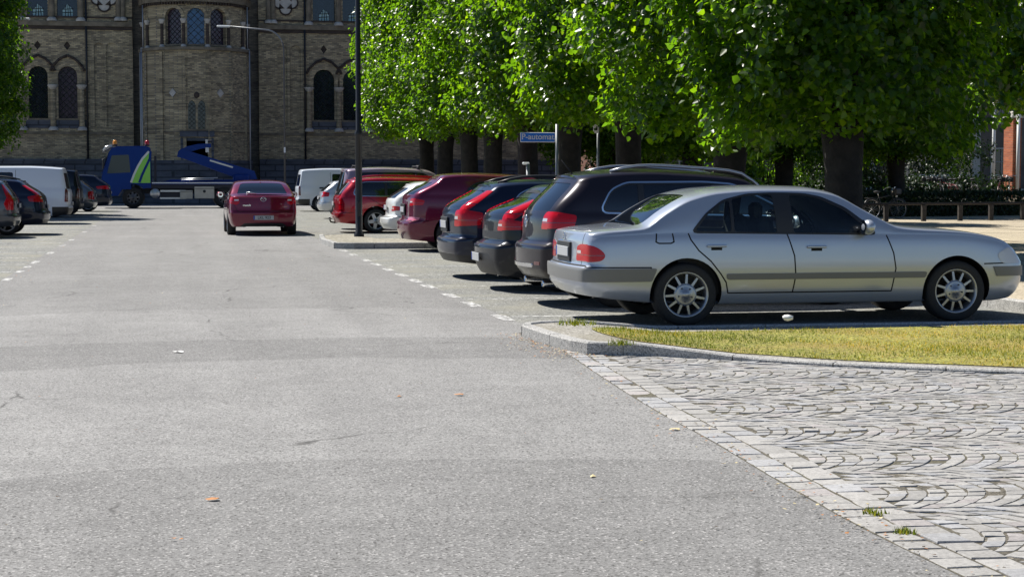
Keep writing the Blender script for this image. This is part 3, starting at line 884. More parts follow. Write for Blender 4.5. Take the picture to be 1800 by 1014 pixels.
# ---- cobbled driveway in segmental arcs + gutter of two rows of setts
COB = bpy.data.materials.new('cobble_granite'); COB.use_nodes = True; N, L, b = nodes_of(COB)
at_ = N.new('ShaderNodeAttribute'); at_.attribute_name = 'stone'
tc = N.new('ShaderNodeTexCoord'); n1 = N.new('ShaderNodeTexNoise'); n1.inputs['Scale'].default_value = 45; n1.inputs['Detail'].default_value = 6; n1.inputs['Roughness'].default_value = .7; L.new(tc.outputs['Object'], n1.inputs['Vector'])
rr = N.new('ShaderNodeMapRange'); rr.inputs['From Min'].default_value = .3; rr.inputs['From Max'].default_value = .7; rr.inputs['To Min'].default_value = .72; rr.inputs['To Max'].default_value = 1.25; L.new(n1.outputs[0], rr.inputs[0])
vm = N.new('ShaderNodeVectorMath'); vm.operation = 'SCALE'; L.new(at_.outputs['Color'], vm.inputs[0]); L.new(rr.outputs[0], vm.inputs['Scale']); L.new(vm.outputs[0], b.inputs['Base Color'])
b.inputs['Roughness'].default_value = .75; b.inputs['Specular IOR Level'].default_value = .35
bn = N.new('ShaderNodeBump'); bn.inputs['Strength'].default_value = .5; bn.inputs['Distance'].default_value = .006; L.new(n1.outputs[0], bn.inputs['Height']); L.new(bn.outputs[0], b.inputs['Normal'])

g_out = smooth_path([(3.42, 15.2), (3.30, 14.3), (3.13, 12.23), (3.02, 10.5), (2.975, 9.17), (2.91, 8.05), (2.87, 7.16), (2.86, 6.54), (2.88, 5.6), (2.95, 4.2)], 8)
g_in = [(x + .33 - .10 * max(0, (y - 12.5) / 2.7), y - .02) for x, y in g_out]
def poly_test(p, poly): return inside(p, poly)
cob_poly = g_in + [(12, 4.2), (12, 8.2)] + list(reversed(kp[22:])) 
cob_poly = [(x, y) for x, y in cob_poly]
class Stones:
    def __init__(s): s.v = []; s.f = []; s.c = []
    def add(s, Q, col, dz, z0=-.02, inset=.10):
        """Q: four corner points (x, y); pillowed block with a worn rim"""
        c = Vector((sum(p[0] for p in Q) / 4, sum(p[1] for p in Q) / 4)); b_ = len(s.v)
        tilt = Vector((random.gauss(0, .012), random.gauss(0, .012)))
        ring = []
        for i in range(4):
            p0, p1 = Vector(Q[i]), Vector(Q[(i + 1) % 4]); m_ = (p0 + p1) / 2
            jit = Vector((random.gauss(0, .003), random.gauss(0, .003)))
            ring += [c + (p0 - c) * .985 + jit, m_ + jit * 1.2]
        for k, z in ((1.0, z0), (.985, dz - .005), (.94, dz)):
            for p in ring:
                w = c + (p - c) * k; s.v.append((w.x, w.y, z + (tilt.dot(w - c) if z > z0 else 0)))
        s.v.append((c.x, c.y, dz + .0015))
        for r in range(2):
            for i in range(8): s.f.append((b_ + r * 8 + i, b_ + r * 8 + (i + 1) % 8, b_ + r * 8 + 8 + (i + 1) % 8, b_ + r * 8 + 8 + i))
        for i in range(8): s.f.append((b_ + 16 + i, b_ + 16 + (i + 1) % 8, b_ + 24))
        s.c += [col] * 25
    def build(s, name, mat):
        me = bpy.data.meshes.new(name); me.from_pydata(s.v, [], s.f); me.materials.append(mat)
        ca = me.color_attributes.new('stone', 'FLOAT_COLOR', 'POINT'); ca.data.foreach_set('color', np.array([(*c, 1) for c in s.c], np.float32).ravel())
        me.update()
        o = bpy.data.objects.new(name, me); COL.objects.link(o); return tag(o, kind='structure')
def stone_col(base=.34):
    k = base * random.uniform(.85, 1.13); t = random.random()
    if t < .12: return (k * 1.03, k * .96, k * .93)
    if t < .3: return (k * .97, k * .97, k * .98)
    return (k * 1.0, k * .97, k * .92)
st = Stones()
band, na, pitch_ = .98, 11, .096
ang = R(-4); ca, sa = math.cos(ang), math.sin(ang)
for kb in range(-3, 14):
    ph = random.random() * .1
    for ia in range(-8, 140):
        for j in range(na):
            def pt(i, t):
                u = i * pitch_ + ph + .30 * (1 - (2 * t - 1) ** 2); v = kb * band + t * band
                return (2.6 + u * ca - v * sa, 3.2 + u * sa + v * ca)
            g = .035; ga = .05 / 1
            t0, t1 = (j + g) / na, (j + 1 - g) / na; i0, i1 = ia + .04 + random.uniform(-.02, .02), ia + .96 + random.uniform(-.02, .02)
            Q = [pt(i0, t0), pt(i1, t0), pt(i1, t1), pt(i0, t1)]
            c = (sum(p[0] for p in Q) / 4, sum(p[1] for p in Q) / 4)
            if c[0] > 9.6 or c[1] < 4.6 or not poly_test(c, cob_poly): continue
            if random.random() < .004: continue
            st.add(Q, stone_col(.325), random.gauss(.004, .0022))
st.build('cobbled_driveway', COB)
sheet('driveway_bed', g_in + [(12, 4.2), (12, 8.2)] + list(reversed(kp[14:])), .001, JOINT)
st = Stones()
L_ = [0]
for a, b_ in zip(g_out[:-1], g_out[1:]): L_.append(L_[-1] + (Vector(b_) - Vector(a)).length)
for row in range(2):
    s_ = random.random() * .1
    while s_ < L_[-1] - .2:
        ln = random.uniform(.13, .21)
        def at2(s, f):
            i = min(max(int(np.searchsorted(L_, s)), 1), len(g_out) - 1); t = (s - L_[i - 1]) / max(L_[i] - L_[i - 1], 1e-6)
            a = Vector(g_out[i - 1]).lerp(Vector(g_out[i]), t); c = Vector(g_in[i - 1]).lerp(Vector(g_in[i]), t); p = a.lerp(c, f); return (p.x, p.y)
        f0, f1 = row * .5 + .02, row * .5 + .48
        st.add([at2(s_ + .005, f0), at2(s_ + .005, f1), at2(s_ + ln - .005, f1), at2(s_ + ln - .005, f0)], stone_col(.335), random.gauss(.006, .002))
        s_ += ln
st.build('gutter', COB)
sheet('gutter_bed', g_out + list(reversed(g_in)), .0015, JOINT)

# ---- grass on the verge: short dry blades
def leaf_mat(name, col, trans=.45, rough=.45, vary=.3, yellow=None, spec=.4, tcol=None):
    m = bpy.data.materials.new(name); m.use_nodes = True; N, L, b = nodes_of(m); MAT[name] = m
    g = N.new('ShaderNodeAttribute'); g.attribute_name = 'tone'
    mp = N.new('ShaderNodeMapRange'); mp.inputs['To Min'].default_value = 1 - vary; mp.inputs['To Max'].default_value = 1 + vary
    L.new(g.outputs['Fac'], mp.inputs[0])
    src = N.new('ShaderNodeRGB'); src.outputs[0].default_value = (*col, 1); out = src.outputs[0]
    if yellow:
        yr = N.new('ShaderNodeMapRange'); yr.inputs['From Min'].default_value = yellow[1]; yr.inputs['From Max'].default_value = 1.0; L.new(g.outputs['Fac'], yr.inputs[0])
        mxy = N.new('ShaderNodeMixRGB'); mxy.inputs[2].default_value = (*yellow[0], 1); L.new(yr.outputs[0], mxy.inputs[0]); L.new(out, mxy.inputs[1]); out = mxy.outputs[0]
    sc = N.new('ShaderNodeVectorMath'); sc.operation = 'SCALE'; L.new(out, sc.inputs[0]); L.new(mp.outputs[0], sc.inputs['Scale'])
    L.new(sc.outputs[0], b.inputs['Base Color']); b.inputs['Roughness'].default_value = rough; b.inputs['Specular IOR Level'].default_value = spec
    t = N.new('ShaderNodeBsdfTranslucent')
    tm = N.new('ShaderNodeMixRGB'); tm.blend_type = 'MULTIPLY'; tm.inputs[0].default_value = 1; tm.inputs[2].default_value = (*(tcol or (1.5, 1.5, .5)), 1); L.new(sc.outputs[0], tm.inputs[1]); L.new(tm.outputs[0], t.inputs[0])
    ms = N.new('ShaderNodeMixShader'); ms.inputs[0].default_value = trans; L.new(b.outputs[0], ms.inputs[1]); L.new(t.outputs[0], ms.inputs[2]); L.new(ms.outputs[0], N['Material Output'].inputs[0])
    return m
def mesh_np(name, V, F, mat, tone=None, smooth=False):
    me = bpy.data.meshes.new(name)
    V = np.asarray(V, np.float32); F = np.asarray(F, np.int32); k = F.shape[1]
    me.vertices.add(len(V)); me.vertices.foreach_set('co', V.ravel())
    me.loops.add(F.size); me.loops.foreach_set('vertex_index', F.ravel())
    me.polygons.add(len(F)); me.polygons.foreach_set('loop_start', np.arange(0, F.size, k, dtype=np.int32)); me.polygons.foreach_set('loop_total', np.full(len(F), k, np.int32))
    me.update(calc_edges=True); me.materials.append(mat)
    if tone is not None:
        a = me.attributes.new('tone', 'FLOAT', 'POINT'); a.data.foreach_set('value', np.asarray(tone, np.float32))
    me.validate(); return me
GRASS = leaf_mat('dry_grass', (.19, .25, .028), .35, .6, .45, ((.50, .33, .06), .3), .2, (1.3, 1.3, .6))
gpoly = smooth_path([(4.05, 15.62), (3.80, 15.3)] + [gp(a, b_, z) for a, b_, z in ((1070, 590, .09), (1135, 605, .06), (1300, 620, .02), (1500, 633, .02), (1800, 645, .02))] + [(8.4, 10.6), (11.5, 9.2)], 4) + [(12, 15.62), (8, 15.72)]
LAWN = ground_mat('lawn_soil', (.24, .23, .05), (.06, .05, .025), (.4, .34, .14), 45, .6, tint=(.28, .19, .06))
verge_sheet('lawn', gpoly, .004, LAWN)
bx = []
NB = 90000
px_ = rng.uniform(3.7, 11.0, NB); py_ = rng.uniform(9.2, 15.8, NB)
dens = .5 + .5 * np.sin(px_ * 2.3 + 1.3 * np.sin(py_ * 1.7)) * np.sin(py_ * 2.9 + px_)
ok = np.array([inside((a, b_), gpoly) for a, b_ in zip(px_, py_)]) & (rng.random(NB) < .35 + .65 * dens)
# thin, trodden strip along the kerb
px_, py_, dens = px_[ok], py_[ok], dens[ok]; n = len(px_)
hz = np.array([hv(a) for a in px_]) + .002
hh = rng.uniform(.010, .030, n) * (.6 + .8 * dens); az = rng.uniform(0, 2 * np.pi, n); ln_ = rng.uniform(.005, .035, n); wd = rng.uniform(.0025, .005, n)
V = np.zeros((n, 3, 3)); V[:, 0] = np.stack([px_ - np.sin(az) * wd, py_ + np.cos(az) * wd, hz], 1); V[:, 1] = np.stack([px_ + np.sin(az) * wd, py_ - np.cos(az) * wd, hz], 1)
V[:, 2] = np.stack([px_ + np.cos(az) * ln_, py_ + np.sin(az) * ln_, hz + hh], 1)
tone = np.clip(.38 + .3 * np.sin(px_ * 2.1 + 1.5 * np.sin(py_ * 1.9)) * np.cos(py_ * 1.3) + rng.normal(0, .25, n) + .10 * (px_ - 6), 0, 1)
me = mesh_np('grass', V.reshape(-1, 3), np.arange(n * 3).reshape(n, 3), GRASS, np.repeat(tone, 3))
o = bpy.data.objects.new('grass', me); COL.objects.link(o); tag(o, kind='stuff')
# tufts of weeds at the kerb nose and along the gutter
def tuft(x, y, z, nb, h, spread, label):
    V = []; T = []
    for k in range(nb):
        a = random.random() * 6.28; r = random.random() * spread; hx, hy = x + r * math.cos(a), y + r * math.sin(a); w = .005; H_ = h * random.uniform(.5, 1); a2 = random.random() * 6.28; l = H_ * random.uniform(.2, .8)
        V += [(hx - w * math.sin(a2), hy + w * math.cos(a2), z), (hx + w * math.sin(a2), hy - w * math.cos(a2), z), (hx + l * math.cos(a2), hy + l * math.sin(a2), z + H_)]; T += [random.random() * .6] * 3
    me = mesh_np('weed_tuft', V, np.arange(len(V)).reshape(-1, 3), GRASS, T); o = bpy.data.objects.new('weed_tuft', me); COL.objects.link(o)
    tag(o, label, 'weed', 'weeds in the joints')
x, y = gp(1540, 905); tuft(x, y, 0, 60, .04, .06, 'green weed tuft growing in the gutter setts, upper of two')
x, y = gp(1588, 938); tuft(x, y, 0, 50, .04, .05, 'green weed tuft growing in the gutter setts, lower of two')
tuft(3.75, 15.75, .095, 160, .07, .2, 'green weeds growing at the far side of the verge nose')
tuft(3.66, 13.72, .10, 90, .06, .12, 'weeds where the high kerb ends beside the cobbles')

# ---------------------------------------------------------------- car colours and configurations
P_SILVER = paint('silver_sky_tint_paint', (.44, .48, .55), .5, .30)  # silver car; reflected blue of the sky tinted into the base colour
P_BLACK = paint('black_plum_paint', (.018, .014, .020), .2, .3, .6)
P_NIGHT = paint('night_blue_paint', (.010, .016, .038), .3, .3, .65)
P_INK = paint('ink_paint', (.009, .011, .017), .2, .3, .6)
P_MAROON = paint('maroon_paint', (.155, .003, .026), .35, .3)
P_RED = paint('red_paint', (.36, .004, .018), .3, .3)
P_WINE = paint('wine_paint', (.125, .004, .030), .35, .28)
P_WHITE = paint('white_paint', (.72, .73, .72), 0, .3)
P_VAN = paint('van_sky_tint_paint', (.66, .71, .79), 0, .35)  # white vans; bluish shade from the sky mixed into the colour
P_LIGHT = paint('light_silver_paint', (.55, .57, .60), .6, .3)
P_MAUVE = paint('mauve_silver_paint', (.42, .33, .38), .5, .32)
P_GREY = paint('grey_paint', (.19, .19, .20), .6, .3)
P_SLATE = paint('slate_paint', (.07, .075, .09), .5, .3)
GR, GL = 'cars parked along the right of the road', 'cars parked along the left of the road'

def place_r(c, tail, Y, rz=0.0):
    c['loc'] = (tail + c['L'] / 2, Y, 0); c['rz'] = R(rz); c['group'] = GR; return c
def place_l(c, tail, Y, rz=0.0):
    c['loc'] = (tail - c['L'] / 2, Y, 0); c['rz'] = math.pi + R(rz); c['group'] = GL; return c
def emblem_star(root, sk, c, rear_x):
    z = .885; x = rear_x(0, z); q = MB(); r = .045
    q.tube([(x - .012, r * math.cos(2 * math.pi * k / 20), z + r * math.sin(2 * math.pi * k / 20)) for k in range(21)], .005, 6, MAT['chrome'], cap=False)
    for k in range(3):
        a = math.pi / 2 + 2 * math.pi * k / 3; q.tube([(x - .012, 0, z), (x - .012, r * math.cos(a), z + r * math.sin(a))], [.008, .003], 6, MAT['chrome'])
    q.build('emblem', None, root)
    q = MB(); q.box((x - .0, 0, .835), (.03, .56, .022), MAT['chrome'], bev=.008); q.build('boot_handle', None, root)
    # cabin
    I, SF = MAT['interior'], MAT['seat_fabric']
    q = MB()
    q.box((2.3, 0, .30), (3.0, 1.42, .04), I); q.box((.95, 0, .935), (.8, 1.25, .03), I)
    for sg in (1, -1): q.box((2.2, sg * .735, .60), (2.3, .03, .58), I)
    q.box((3.15, 0, .80), (.5, 1.36, .26), I, bev=.08); q.box((2.1, 0, 1.325), (1.2, 1.1, .012), I)
    q.build('cabin_lining', None, root)
    def seat(x, y, w, hd=True):
        s = MB(); s.box((x + .25, y, .52), (.52, w, .18), SF, bev=.06)
        s.box((x - .06, y, .82), (.15, w, .56), SF, bev=.06, tilt=Matrix.Rotation(-.22, 3, 'Y'))
        o = s.build('seat', None, root)
        for dy in ([0] if w < .8 else [-.36, .36]):
            h = MB(); h.box((x - .15, y + dy, 1.15), (.09, .26, .17), SF, bev=.04); h.tube([(x - .13, y + dy - .06, 1.0), (x - .14, y + dy - .06, 1.12)], .008, 6, MAT['chrome']); h.tube([(x - .13, y + dy + .06, 1.0), (x - .14, y + dy + .06, 1.12)], .008, 6, MAT['chrome'])
            h.build('headrest', None, o)
    seat(2.12, .37, .50); seat(2.12, -.37, .50); seat(1.22, 0, 1.25)
    s = MB(); cx, cz = 2.82, .95; tl = R(25)
    s.tube([(cx - .19 * math.sin(a) * math.sin(tl), .37 + .19 * math.cos(a), cz + .19 * math.sin(a) * math.cos(tl)) for a in [2 * math.pi * k / 24 for k in range(25)]], .014, 6, MAT['black_plastic'], cap=False)
    s.box((cx, .37, cz), (.04, .14, .1), MAT['black_plastic'], bev=.015); s.box((cx, .37, cz), (.02, .36, .03), MAT['black_plastic'], bev=.008)
    s.build('steering_wheel', None, root)

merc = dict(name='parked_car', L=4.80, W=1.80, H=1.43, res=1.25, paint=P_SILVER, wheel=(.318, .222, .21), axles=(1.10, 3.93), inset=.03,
    spokes=(11, .026, .52, 0), kr=.09, rr=.24, kf=.15, rf=.46, br=.055, bf=.15, crown=.075, tum=.36, Lr=1.2, Lf=1.2, gapw=.014,
    sill=[(0, .31), (.35, .27), (.8, .235), (1.5, .215), (3.5, .215), (4.4, .21), (4.8, .24)],
    top=[(0, .955), (.1, .975), (.5, 1.005), (.62, 1.02), (.9, 1.175), (1.2, 1.32), (1.5, 1.385), (2.0, 1.412), (2.4, 1.405), (2.65, 1.365), (3.0, 1.185), (3.32, 1.025), (3.45, 1.0), (3.9, .965), (4.3, .92), (4.6, .865), (4.8, .775)],
    belt=[(0, .895), (1.0, .93), (2.5, .915), (3.3, .91), (3.9, .90), (4.4, .85), (4.65, .79), (4.8, .69)],
    dr=[(.2, .24), (.32, .14), (.42, .085), (.58, .08), (.615, .125), (.64, .13), (.85, .135), (.93, .155), (.98, .20), (1.6, .28)],
    df=[(.2, .22), (.33, .13), (.45, .10), (.58, .10), (.64, .125), (.8, .20), (1.6, .48)],
    arch=[(1.10, .325, .362), (3.93, .325, .362)],
    dlo=None, glassmat='clear_glass',
    trim=[grow(rnd([(1.16, .945), (1.31, 1.12), (1.50, 1.255), (1.75, 1.315), (2.05, 1.328), (2.35, 1.318), (2.52, 1.285), (2.76, 1.175), (3.0, .985), (3.06, .915)], .05, 3), .012)],
    glass=[rnd([(1.19, .955), (1.33, 1.12), (1.51, 1.245), (1.56, 1.262), (1.56, .945)], .03, 3), rnd([(1.59, .945), (1.59, 1.272), (1.76, 1.308), (2.01, 1.320), (2.03, .935)], .03, 3),
           rnd([(2.20, .93), (2.19, 1.318), (2.36, 1.308), (2.50, 1.275), (2.74, 1.165), (2.93, 1.005), (2.94, .925)], .03, 3)],
    rwin=[('top', rnd([(.64, -.3), (.64, .60), (1.19, .50), (1.19, -.3)], [0, .07, .07, 0], 4))],
    wwin=[('top', [(2.68, -.1), (2.68, .52), (3.28, .63), (3.30, -.1)])],
    gaps=[[(1.12, .93), (1.14, .87), (1.22, .76), (1.34, .655), (1.44, .53), (1.50, .44), (1.525, .33)], [(2.13, .92), (2.20, .70), (2.215, .5), (2.19, .33)], [(3.17, .90), (3.24, .72), (3.265, .56), (3.24, .40), (3.23, .33)],
          [(1.525, .33), (3.23, .33)], [(.0, .60), (.74, .595)], [(.74, .595), (.735, .46)], [(.80, .93), (.79, .85), (.82, .835), (.94, .835), (.97, .85), (.96, .93)], [(4.22, .60), (4.8, .61)]],
    gaps2=[('rear', [(0, .61), (.9, .61)]), ('rear', [(.62, .61), (.64, .93)])],
    strips=[('side', rnd([(1.51, .465), (1.50, .525), (3.60, .525), (3.58, .465)], .02, 2)), ('side', rnd([(-.1, .455), (-.1, .585), (.80, .585), (.75, .455)], .02, 2)), ('side', [(4.36, .47), (4.32, .57), (5, .57), (5, .47)]),
            ('rear', [(-.1, .455), (-.1, .585), (1, .585), (1, .455)])],
    tail=[('side', rnd([(-.1, .655), (-.1, .825), (.17, .818), (.25, .775), (.295, .715), (.26, .665), (.17, .65)], .04, 3)), ('rear', rnd([(.47, .655), (.49, .80), (.60, .825), (1, .825), (1, .655)], .03, 3))],
    head=[('side', rnd([(4.42, .60), (4.36, .70), (4.5, .77), (4.9, .72), (4.9, .6)], .04, 3))],
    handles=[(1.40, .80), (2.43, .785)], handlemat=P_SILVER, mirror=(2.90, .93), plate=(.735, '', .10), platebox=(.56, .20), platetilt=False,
    stripmat=pmat('grey_strip', (.17, .17, .165), .4), extra=emblem_star,
    label='silver saloon parked nearest the camera beside the grass verge', )
place_r(merc, 3.99, 17.28)
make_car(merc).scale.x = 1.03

def roundel(z, r):
    def f(root, sk, c, rear_x):
        x = rear_x(0, z) - .012; q = MB()
        q.tube([(x, r * math.cos(a), z + r * math.sin(a)) for a in [2 * math.pi * k / 20 for k in range(21)]], .006, 6, MAT['chrome'], cap=False)
        q.tube([(x, .5 * r, z + .75 * r), (x, 0, z + .05 * r), (x, -.5 * r, z + .75 * r)], .006, 5, MAT['chrome'])
        q.tube([(x, .8 * r, z + .4 * r), (x, .35 * r, z - .75 * r), (x, 0, z - .1 * r), (x, -.35 * r, z - .75 * r), (x, -.8 * r, z + .4 * r)], .006, 5, MAT['chrome'])
        q.build('emblem', None, root)
    return f
def fix(c, **k): c.update(k); return c
TALL = lambda wh, z0, z1, z2, x: [('side', rnd([(-.1, z0), (-.1, z1), (x * .45, z1), (x, z1 - .04), (x * .9, z0 + .02)], .03, 2)), ('rear', rnd([(wh * .60, z0), (wh * .66, z1), (wh * 1.1, z1), (wh * 1.1, z0)], .03, 2))]
def climb(wh, z0, z1, ztop, x, lean):
    """lamp that climbs beside the rear glass"""
    return TALL(wh, z0, z1, 0, x) + [('rear', [(wh * .82, z1 - .02), (wh * 1.1, z1 - .02), (wh * 1.1, z1 + .04), (wh * .82, ztop), (wh * .69, ztop)]), ('side', [(-.1, z1 - .03), (x * .42, z1 - .02), (lean + .09, ztop), (-.1, ztop)])]

c = hatch(4.35, 1.81, 1.60, .88, 2.6, belt=1.07, lean=.34, gb=1.08, bmp=.72, step=.08, lip=.10, hood=1.02, cowl=3.18, wtop=2.35, nose=.74, wr=.345, droop=.075, glasstop=.19, gx0=.70, rearbot=.34, sill_z=.28,
          tail=TALL(.905, .90, 1.10, 0, .40), dark=[('side', [(-1, .1), (-1, .36), (9, .36), (9, .1)]), ('rear', [(-1, .2), (-1, .36), (1, .36), (1, .2)])], chrome=True)
fix(c, paint=P_BLACK, rails=(.85, 2.75, MAT['alloy']), railY=.60, tail2=[('rear', rnd([(.55, .49), (.55, .53), (.85, .53), (.85, .49)], .01, 1))], exhaust=(-.5, .5), exz=.27, spokes=(5, .07, .3, .1), wiper=((.13, .0, 1.12), (.16, .36, 1.15), ),
    strips=[('rear', rnd([(-.1, .46), (-.1, .50), (.5, .50), (.5, .46)], .01, 1))], stripmat=MAT['chrome'], res=1.15, antenna=(.55, 0), extra=roundel(.98, .07), label='dark plum SUV with silver roof rails, beside the silver saloon')
c.pop('plate'); make_car(place_r(c, 4.12, 19.75))

c = hatch(4.37, 1.80, 1.42, .88, 2.65, belt=.97, lean=.55, gb=.99, bmp=.62, step=.12, lip=.12, hood=.93, wr=.32, droop=.10, gx0=1.05, glasstop=.17, rearbot=.22,
          tail=climb(.90, .80, .94, 1.20, .50, .55), dark=[('rear', rnd([(-1, .20), (-1, .50), (.55, .50), (.72, .36), (.72, .20)], .05, 2)), ('rear', rnd([(-1, .70), (-1, .79), (.9, .79), (.9, .70)], .02, 1))])
fix(c, paint=P_INK, plate=(.44, '', .11), exhaust=(-.55, .55), exz=.24, spokes=(5, .08, .3, .09), wiper=((.14, 0, 1.02), (.2, .3, 1.06)), spoilermat=MAT['black_plastic'], label='black hatchback with red lamps climbing beside its rear window')
make_car(place_r(c, 4.11, 22.55))

c = hatch(4.63, 1.865, 1.47, .95, 2.776, belt=.98, lean=.50, gb=1.02, bmp=.60, step=.09, lip=.08, hood=.94, wr=.325, droop=.07, gx0=.85, glasstop=.16, rearbot=.26, dlo=None,
          tail=climb(.93, .78, 1.02, 1.30, .42, .50), dark=[('side', [(-1, .1), (-1, .38), (.6, .36), (.6, .1)]), ('rear', [(-1, .1), (-1, .38), (1, .38), (1, .1)])], chrome=True)
fix(c, paint=P_NIGHT, plate=(.80, '', .11), platebox=(.58, .22), spokes=(5, .09, .3, .0), rails=(.7, 3.0, MAT['black_plastic']), label='dark blue estate with chrome edged side window, two from the plum SUV')
make_car(place_r(c, 4.04, 25.4))

c = hatch(4.55, 1.84, 1.60, .92, 2.70, belt=1.12, lean=.50, gb=1.13, bmp=.62, step=.10, lip=.12, hood=1.0, wr=.35, droop=.10, gx0=1.15, glasstop=.20, rearbot=.25,
          tail=TALL(.92, .93, 1.08, 0, .34), tail2=[('rear', rnd([(.5, .62), (.5, .70), (.85, .72), (.92, .66)], .03, 2)), ('side', rnd([(-.1, .64), (-.1, .72), (.24, .70), (.2, .64)], .02, 2))])
fix(c, paint=P_WINE, lamp2mat=pmat('pink_lamp', (.62, .16, .22), .1, coat=1), plate=(.85, '', .11), platebox=(.6, .24), spokes=(5, .08, .3, .09), label='wine red crossover beyond the empty bays', archdark=False)
make_car(place_r(c, 4.65, 34.85))

c = hatch(4.15, 1.74, 1.43, .80, 2.55, belt=.96, lean=.42, gb=.99, bmp=.58, step=.14, lip=.15, hood=.9, wr=.31, droop=.07, gx0=.95, tail=TALL(.87, .72, .84, 0, .40))
fix(c, paint=P_WHITE, plate=(.80, '', .11), label='small white hatchback behind the kerbed island', wiper=((.2, 0, 1.0), (.26, .3, 1.03)))
make_car(place_r(c, 4.95, 40.35))

def tow_bar(root, sk, c, rear_x):
    q = MB(); q.tube([(.15, 0, .30), (-.02, 0, .27), (-.12, 0, .29), (-.15, 0, .36)], .022, 8, MAT['black_plastic']); q.ico((-.15, 0, .40), .03, MAT['dark_alloy'], 2); q.build('tow_bar', None, root)
c = hatch(4.82, 1.86, 1.53, 1.03, 2.816, belt=.99, lean=.30, gb=1.0, bmp=.55, step=.05, lip=.06, hood=.95, wr=.33, droop=.07, gx0=.42, glasstop=.17, rearbot=.28, dlor=.14,
          tail=[('rear', rnd([(.68, .62), (.70, 1.02), (.95, 1.02), (.95, .62)], .03, 2)), ('side', rnd([(-.1, .62), (-.1, 1.02), (.1, 1.0), (.14, .64)], .03, 2))], chrome=True)
fix(c, paint=P_RED, plate=(.80, '', .11), spokes=(5, .10, .34, 0), rails=(.5, 3.2, P_RED), extra=tow_bar, label='bright red estate with tow bar, behind the lamp post')
make_car(place_r(c, 4.42, 47.15))

def roof_feet(root, sk, c, rear_x):
    for x in (.55, 2.35):
        q = MB(); v = sk.near('top', x, .62)
        q.tube([(x, -.62, v[2] + .10), (x, .62, v[2] + .10)], .016, 6, MAT['black_plastic'])
        for sg in (1, -1): q.box((x, sg * .60, v[2] + .045), (.10, .06, .15), MAT['black_plastic'], bev=.02, tilt=Matrix.Rotation(.5, 3, 'Y'))
        q.build('roof_bar', None, root)
c = hatch(4.85, 1.90, 1.82, .95, 2.9, belt=1.05, lean=.14, gb=1.08, bmp=.60, lip=.05, hood=1.02, cowl=3.75, wtop=2.55, wr=.33, droop=.05, gx0=.40, glasstop=.18, tail=TALL(.95, .75, 1.05, 0, .2))
fix(c, paint=P_MAUVE, glassmat='car_glass', extra=roof_feet, res=.8, label='mauve silver people carrier with roof bar feet, beyond the red estate')
make_car(place_r(c, 4.75, 50.2))
c = hatch(4.05, 1.70, 1.44, .75, 2.5, belt=.95, lean=.35, gb=.98, bmp=.60, lip=.08, tail=TALL(.85, .80, 1.0, 0, .3), dark=[])
fix(c, paint=P_LIGHT, res=.7, label='small silver hatchback half hidden by the mauve people carrier'); make_car(place_r(c, 5.40, 63.7))

def van(tail, Y, left, col, label, win0, H=1.95, res=.8, blank=True):
    c = hatch(4.95, 1.90, H, 1.0, 3.05, belt=1.14, lean=.13, gb=1.12, bmp=.58, lip=.03, step=.03, hood=1.12, cowl=4.25, wtop=3.75, wr=.335, droop=.06, gx0=.3, glasstop=.28, rearbot=.3, tum=.16, crown=.09,
              dark=[('side', [(-1, .1), (-1, .56), (.52, .56), (.52, .1)]), ('rear', [(-1, .1), (-1, .52), (1, .52), (1, .1)])], nose=.8)
    full = c['dlo']
    if blank:
        g0 = [(win0, 1.17), (win0, 1.66), (3.3, 1.66), (3.3, 1.17)]
        c['trim'] = [grow(rnd(g0, .05), .02)]; c['glass'] = [rnd(g0, .05)]
    g1 = [(3.4, 1.16), (3.4, 1.66), (3.72, 1.64), (4.05, 1.2)]
    c['trim'].append(grow(rnd(g1, .04), .02)); c['glass'].append(rnd(g1, .04))
    c['gaps'] = [[(win0 - .1, 1.75), (win0 - .1, .42)], [(3.35, 1.7), (3.35, .4)], [(1.2, .95), (3.3, .95)]]
    c['rwin'] = [('rear', rnd([(.06, 1.14), (.78, 1.14), (.72, 1.66), (.06, 1.66)], .05, 3))]
    c['gaps2'] = [('rear', [(.0, .5), (.0, 1.8)])]; c.pop('spoiler'); c['handles'] = [(3.0, 1.0)]
    if blank: c['strips'] = [('side', rnd([(.95, 1.02), (.95, 1.09), (1.55, 1.09), (1.55, 1.02)], .02, 2))]
    c['tail'] = []; c['tail2'] = [('rear', rnd([(.80, .72), (.80, 1.15), (1, 1.15), (1, .72)], .02, 2)), ('side', rnd([(-.1, .72), (-.1, 1.15), (.10, 1.15), (.12, .72)], .02, 2))]
    c['kr'] = .08; c['rr'] = .2
    fix(c, paint=col, res=res, label=label, plate=(.66, '', .11), cat='van', name='parked_van')
    return make_car(place_l(c, tail, Y) if left else place_r(c, tail, Y))
van(5.58, 78.0, False, P_VAN, 'white delivery van with side window, far end of the right row', 1.55)

# ---- left row
c = hatch(4.71, 1.80, 1.50, 1.02, 2.76, belt=.98, lean=.24, gb=1.0, bmp=.56, lip=.06, gx0=.5, chrome=False, wr=.32,
          tail=[('rear', rnd([(.66, .70), (.60, 1.40), (.95, 1.40), (.95, .70)], .03, 2)), ('side', rnd([(-.1, .70), (-.1, 1.4), (.34, 1.38), (.19, 1.0), (.26, .86), (.2, .70)], .03, 2))])
fix(c, paint=P_SLATE, plate=(.80, '', .11), rails=(.6, 3, MAT['alloy']), label='grey estate with tall red lamps cut by the left photo edge'); make_car(place_l(c, -3.83, 44.9))
c = hatch(4.63, 1.865, 1.50, .95, 2.776, belt=1.0, lean=.46, gb=1.02, bmp=.60, step=.05, lip=.10, gx0=.80, wr=.33,
          tail=climb(.93, .86, 1.05, 1.30, .42, .46), dark=[('rear', [(-1, .1), (-1, .40), (1, .40), (1, .1)])], chrome=True)
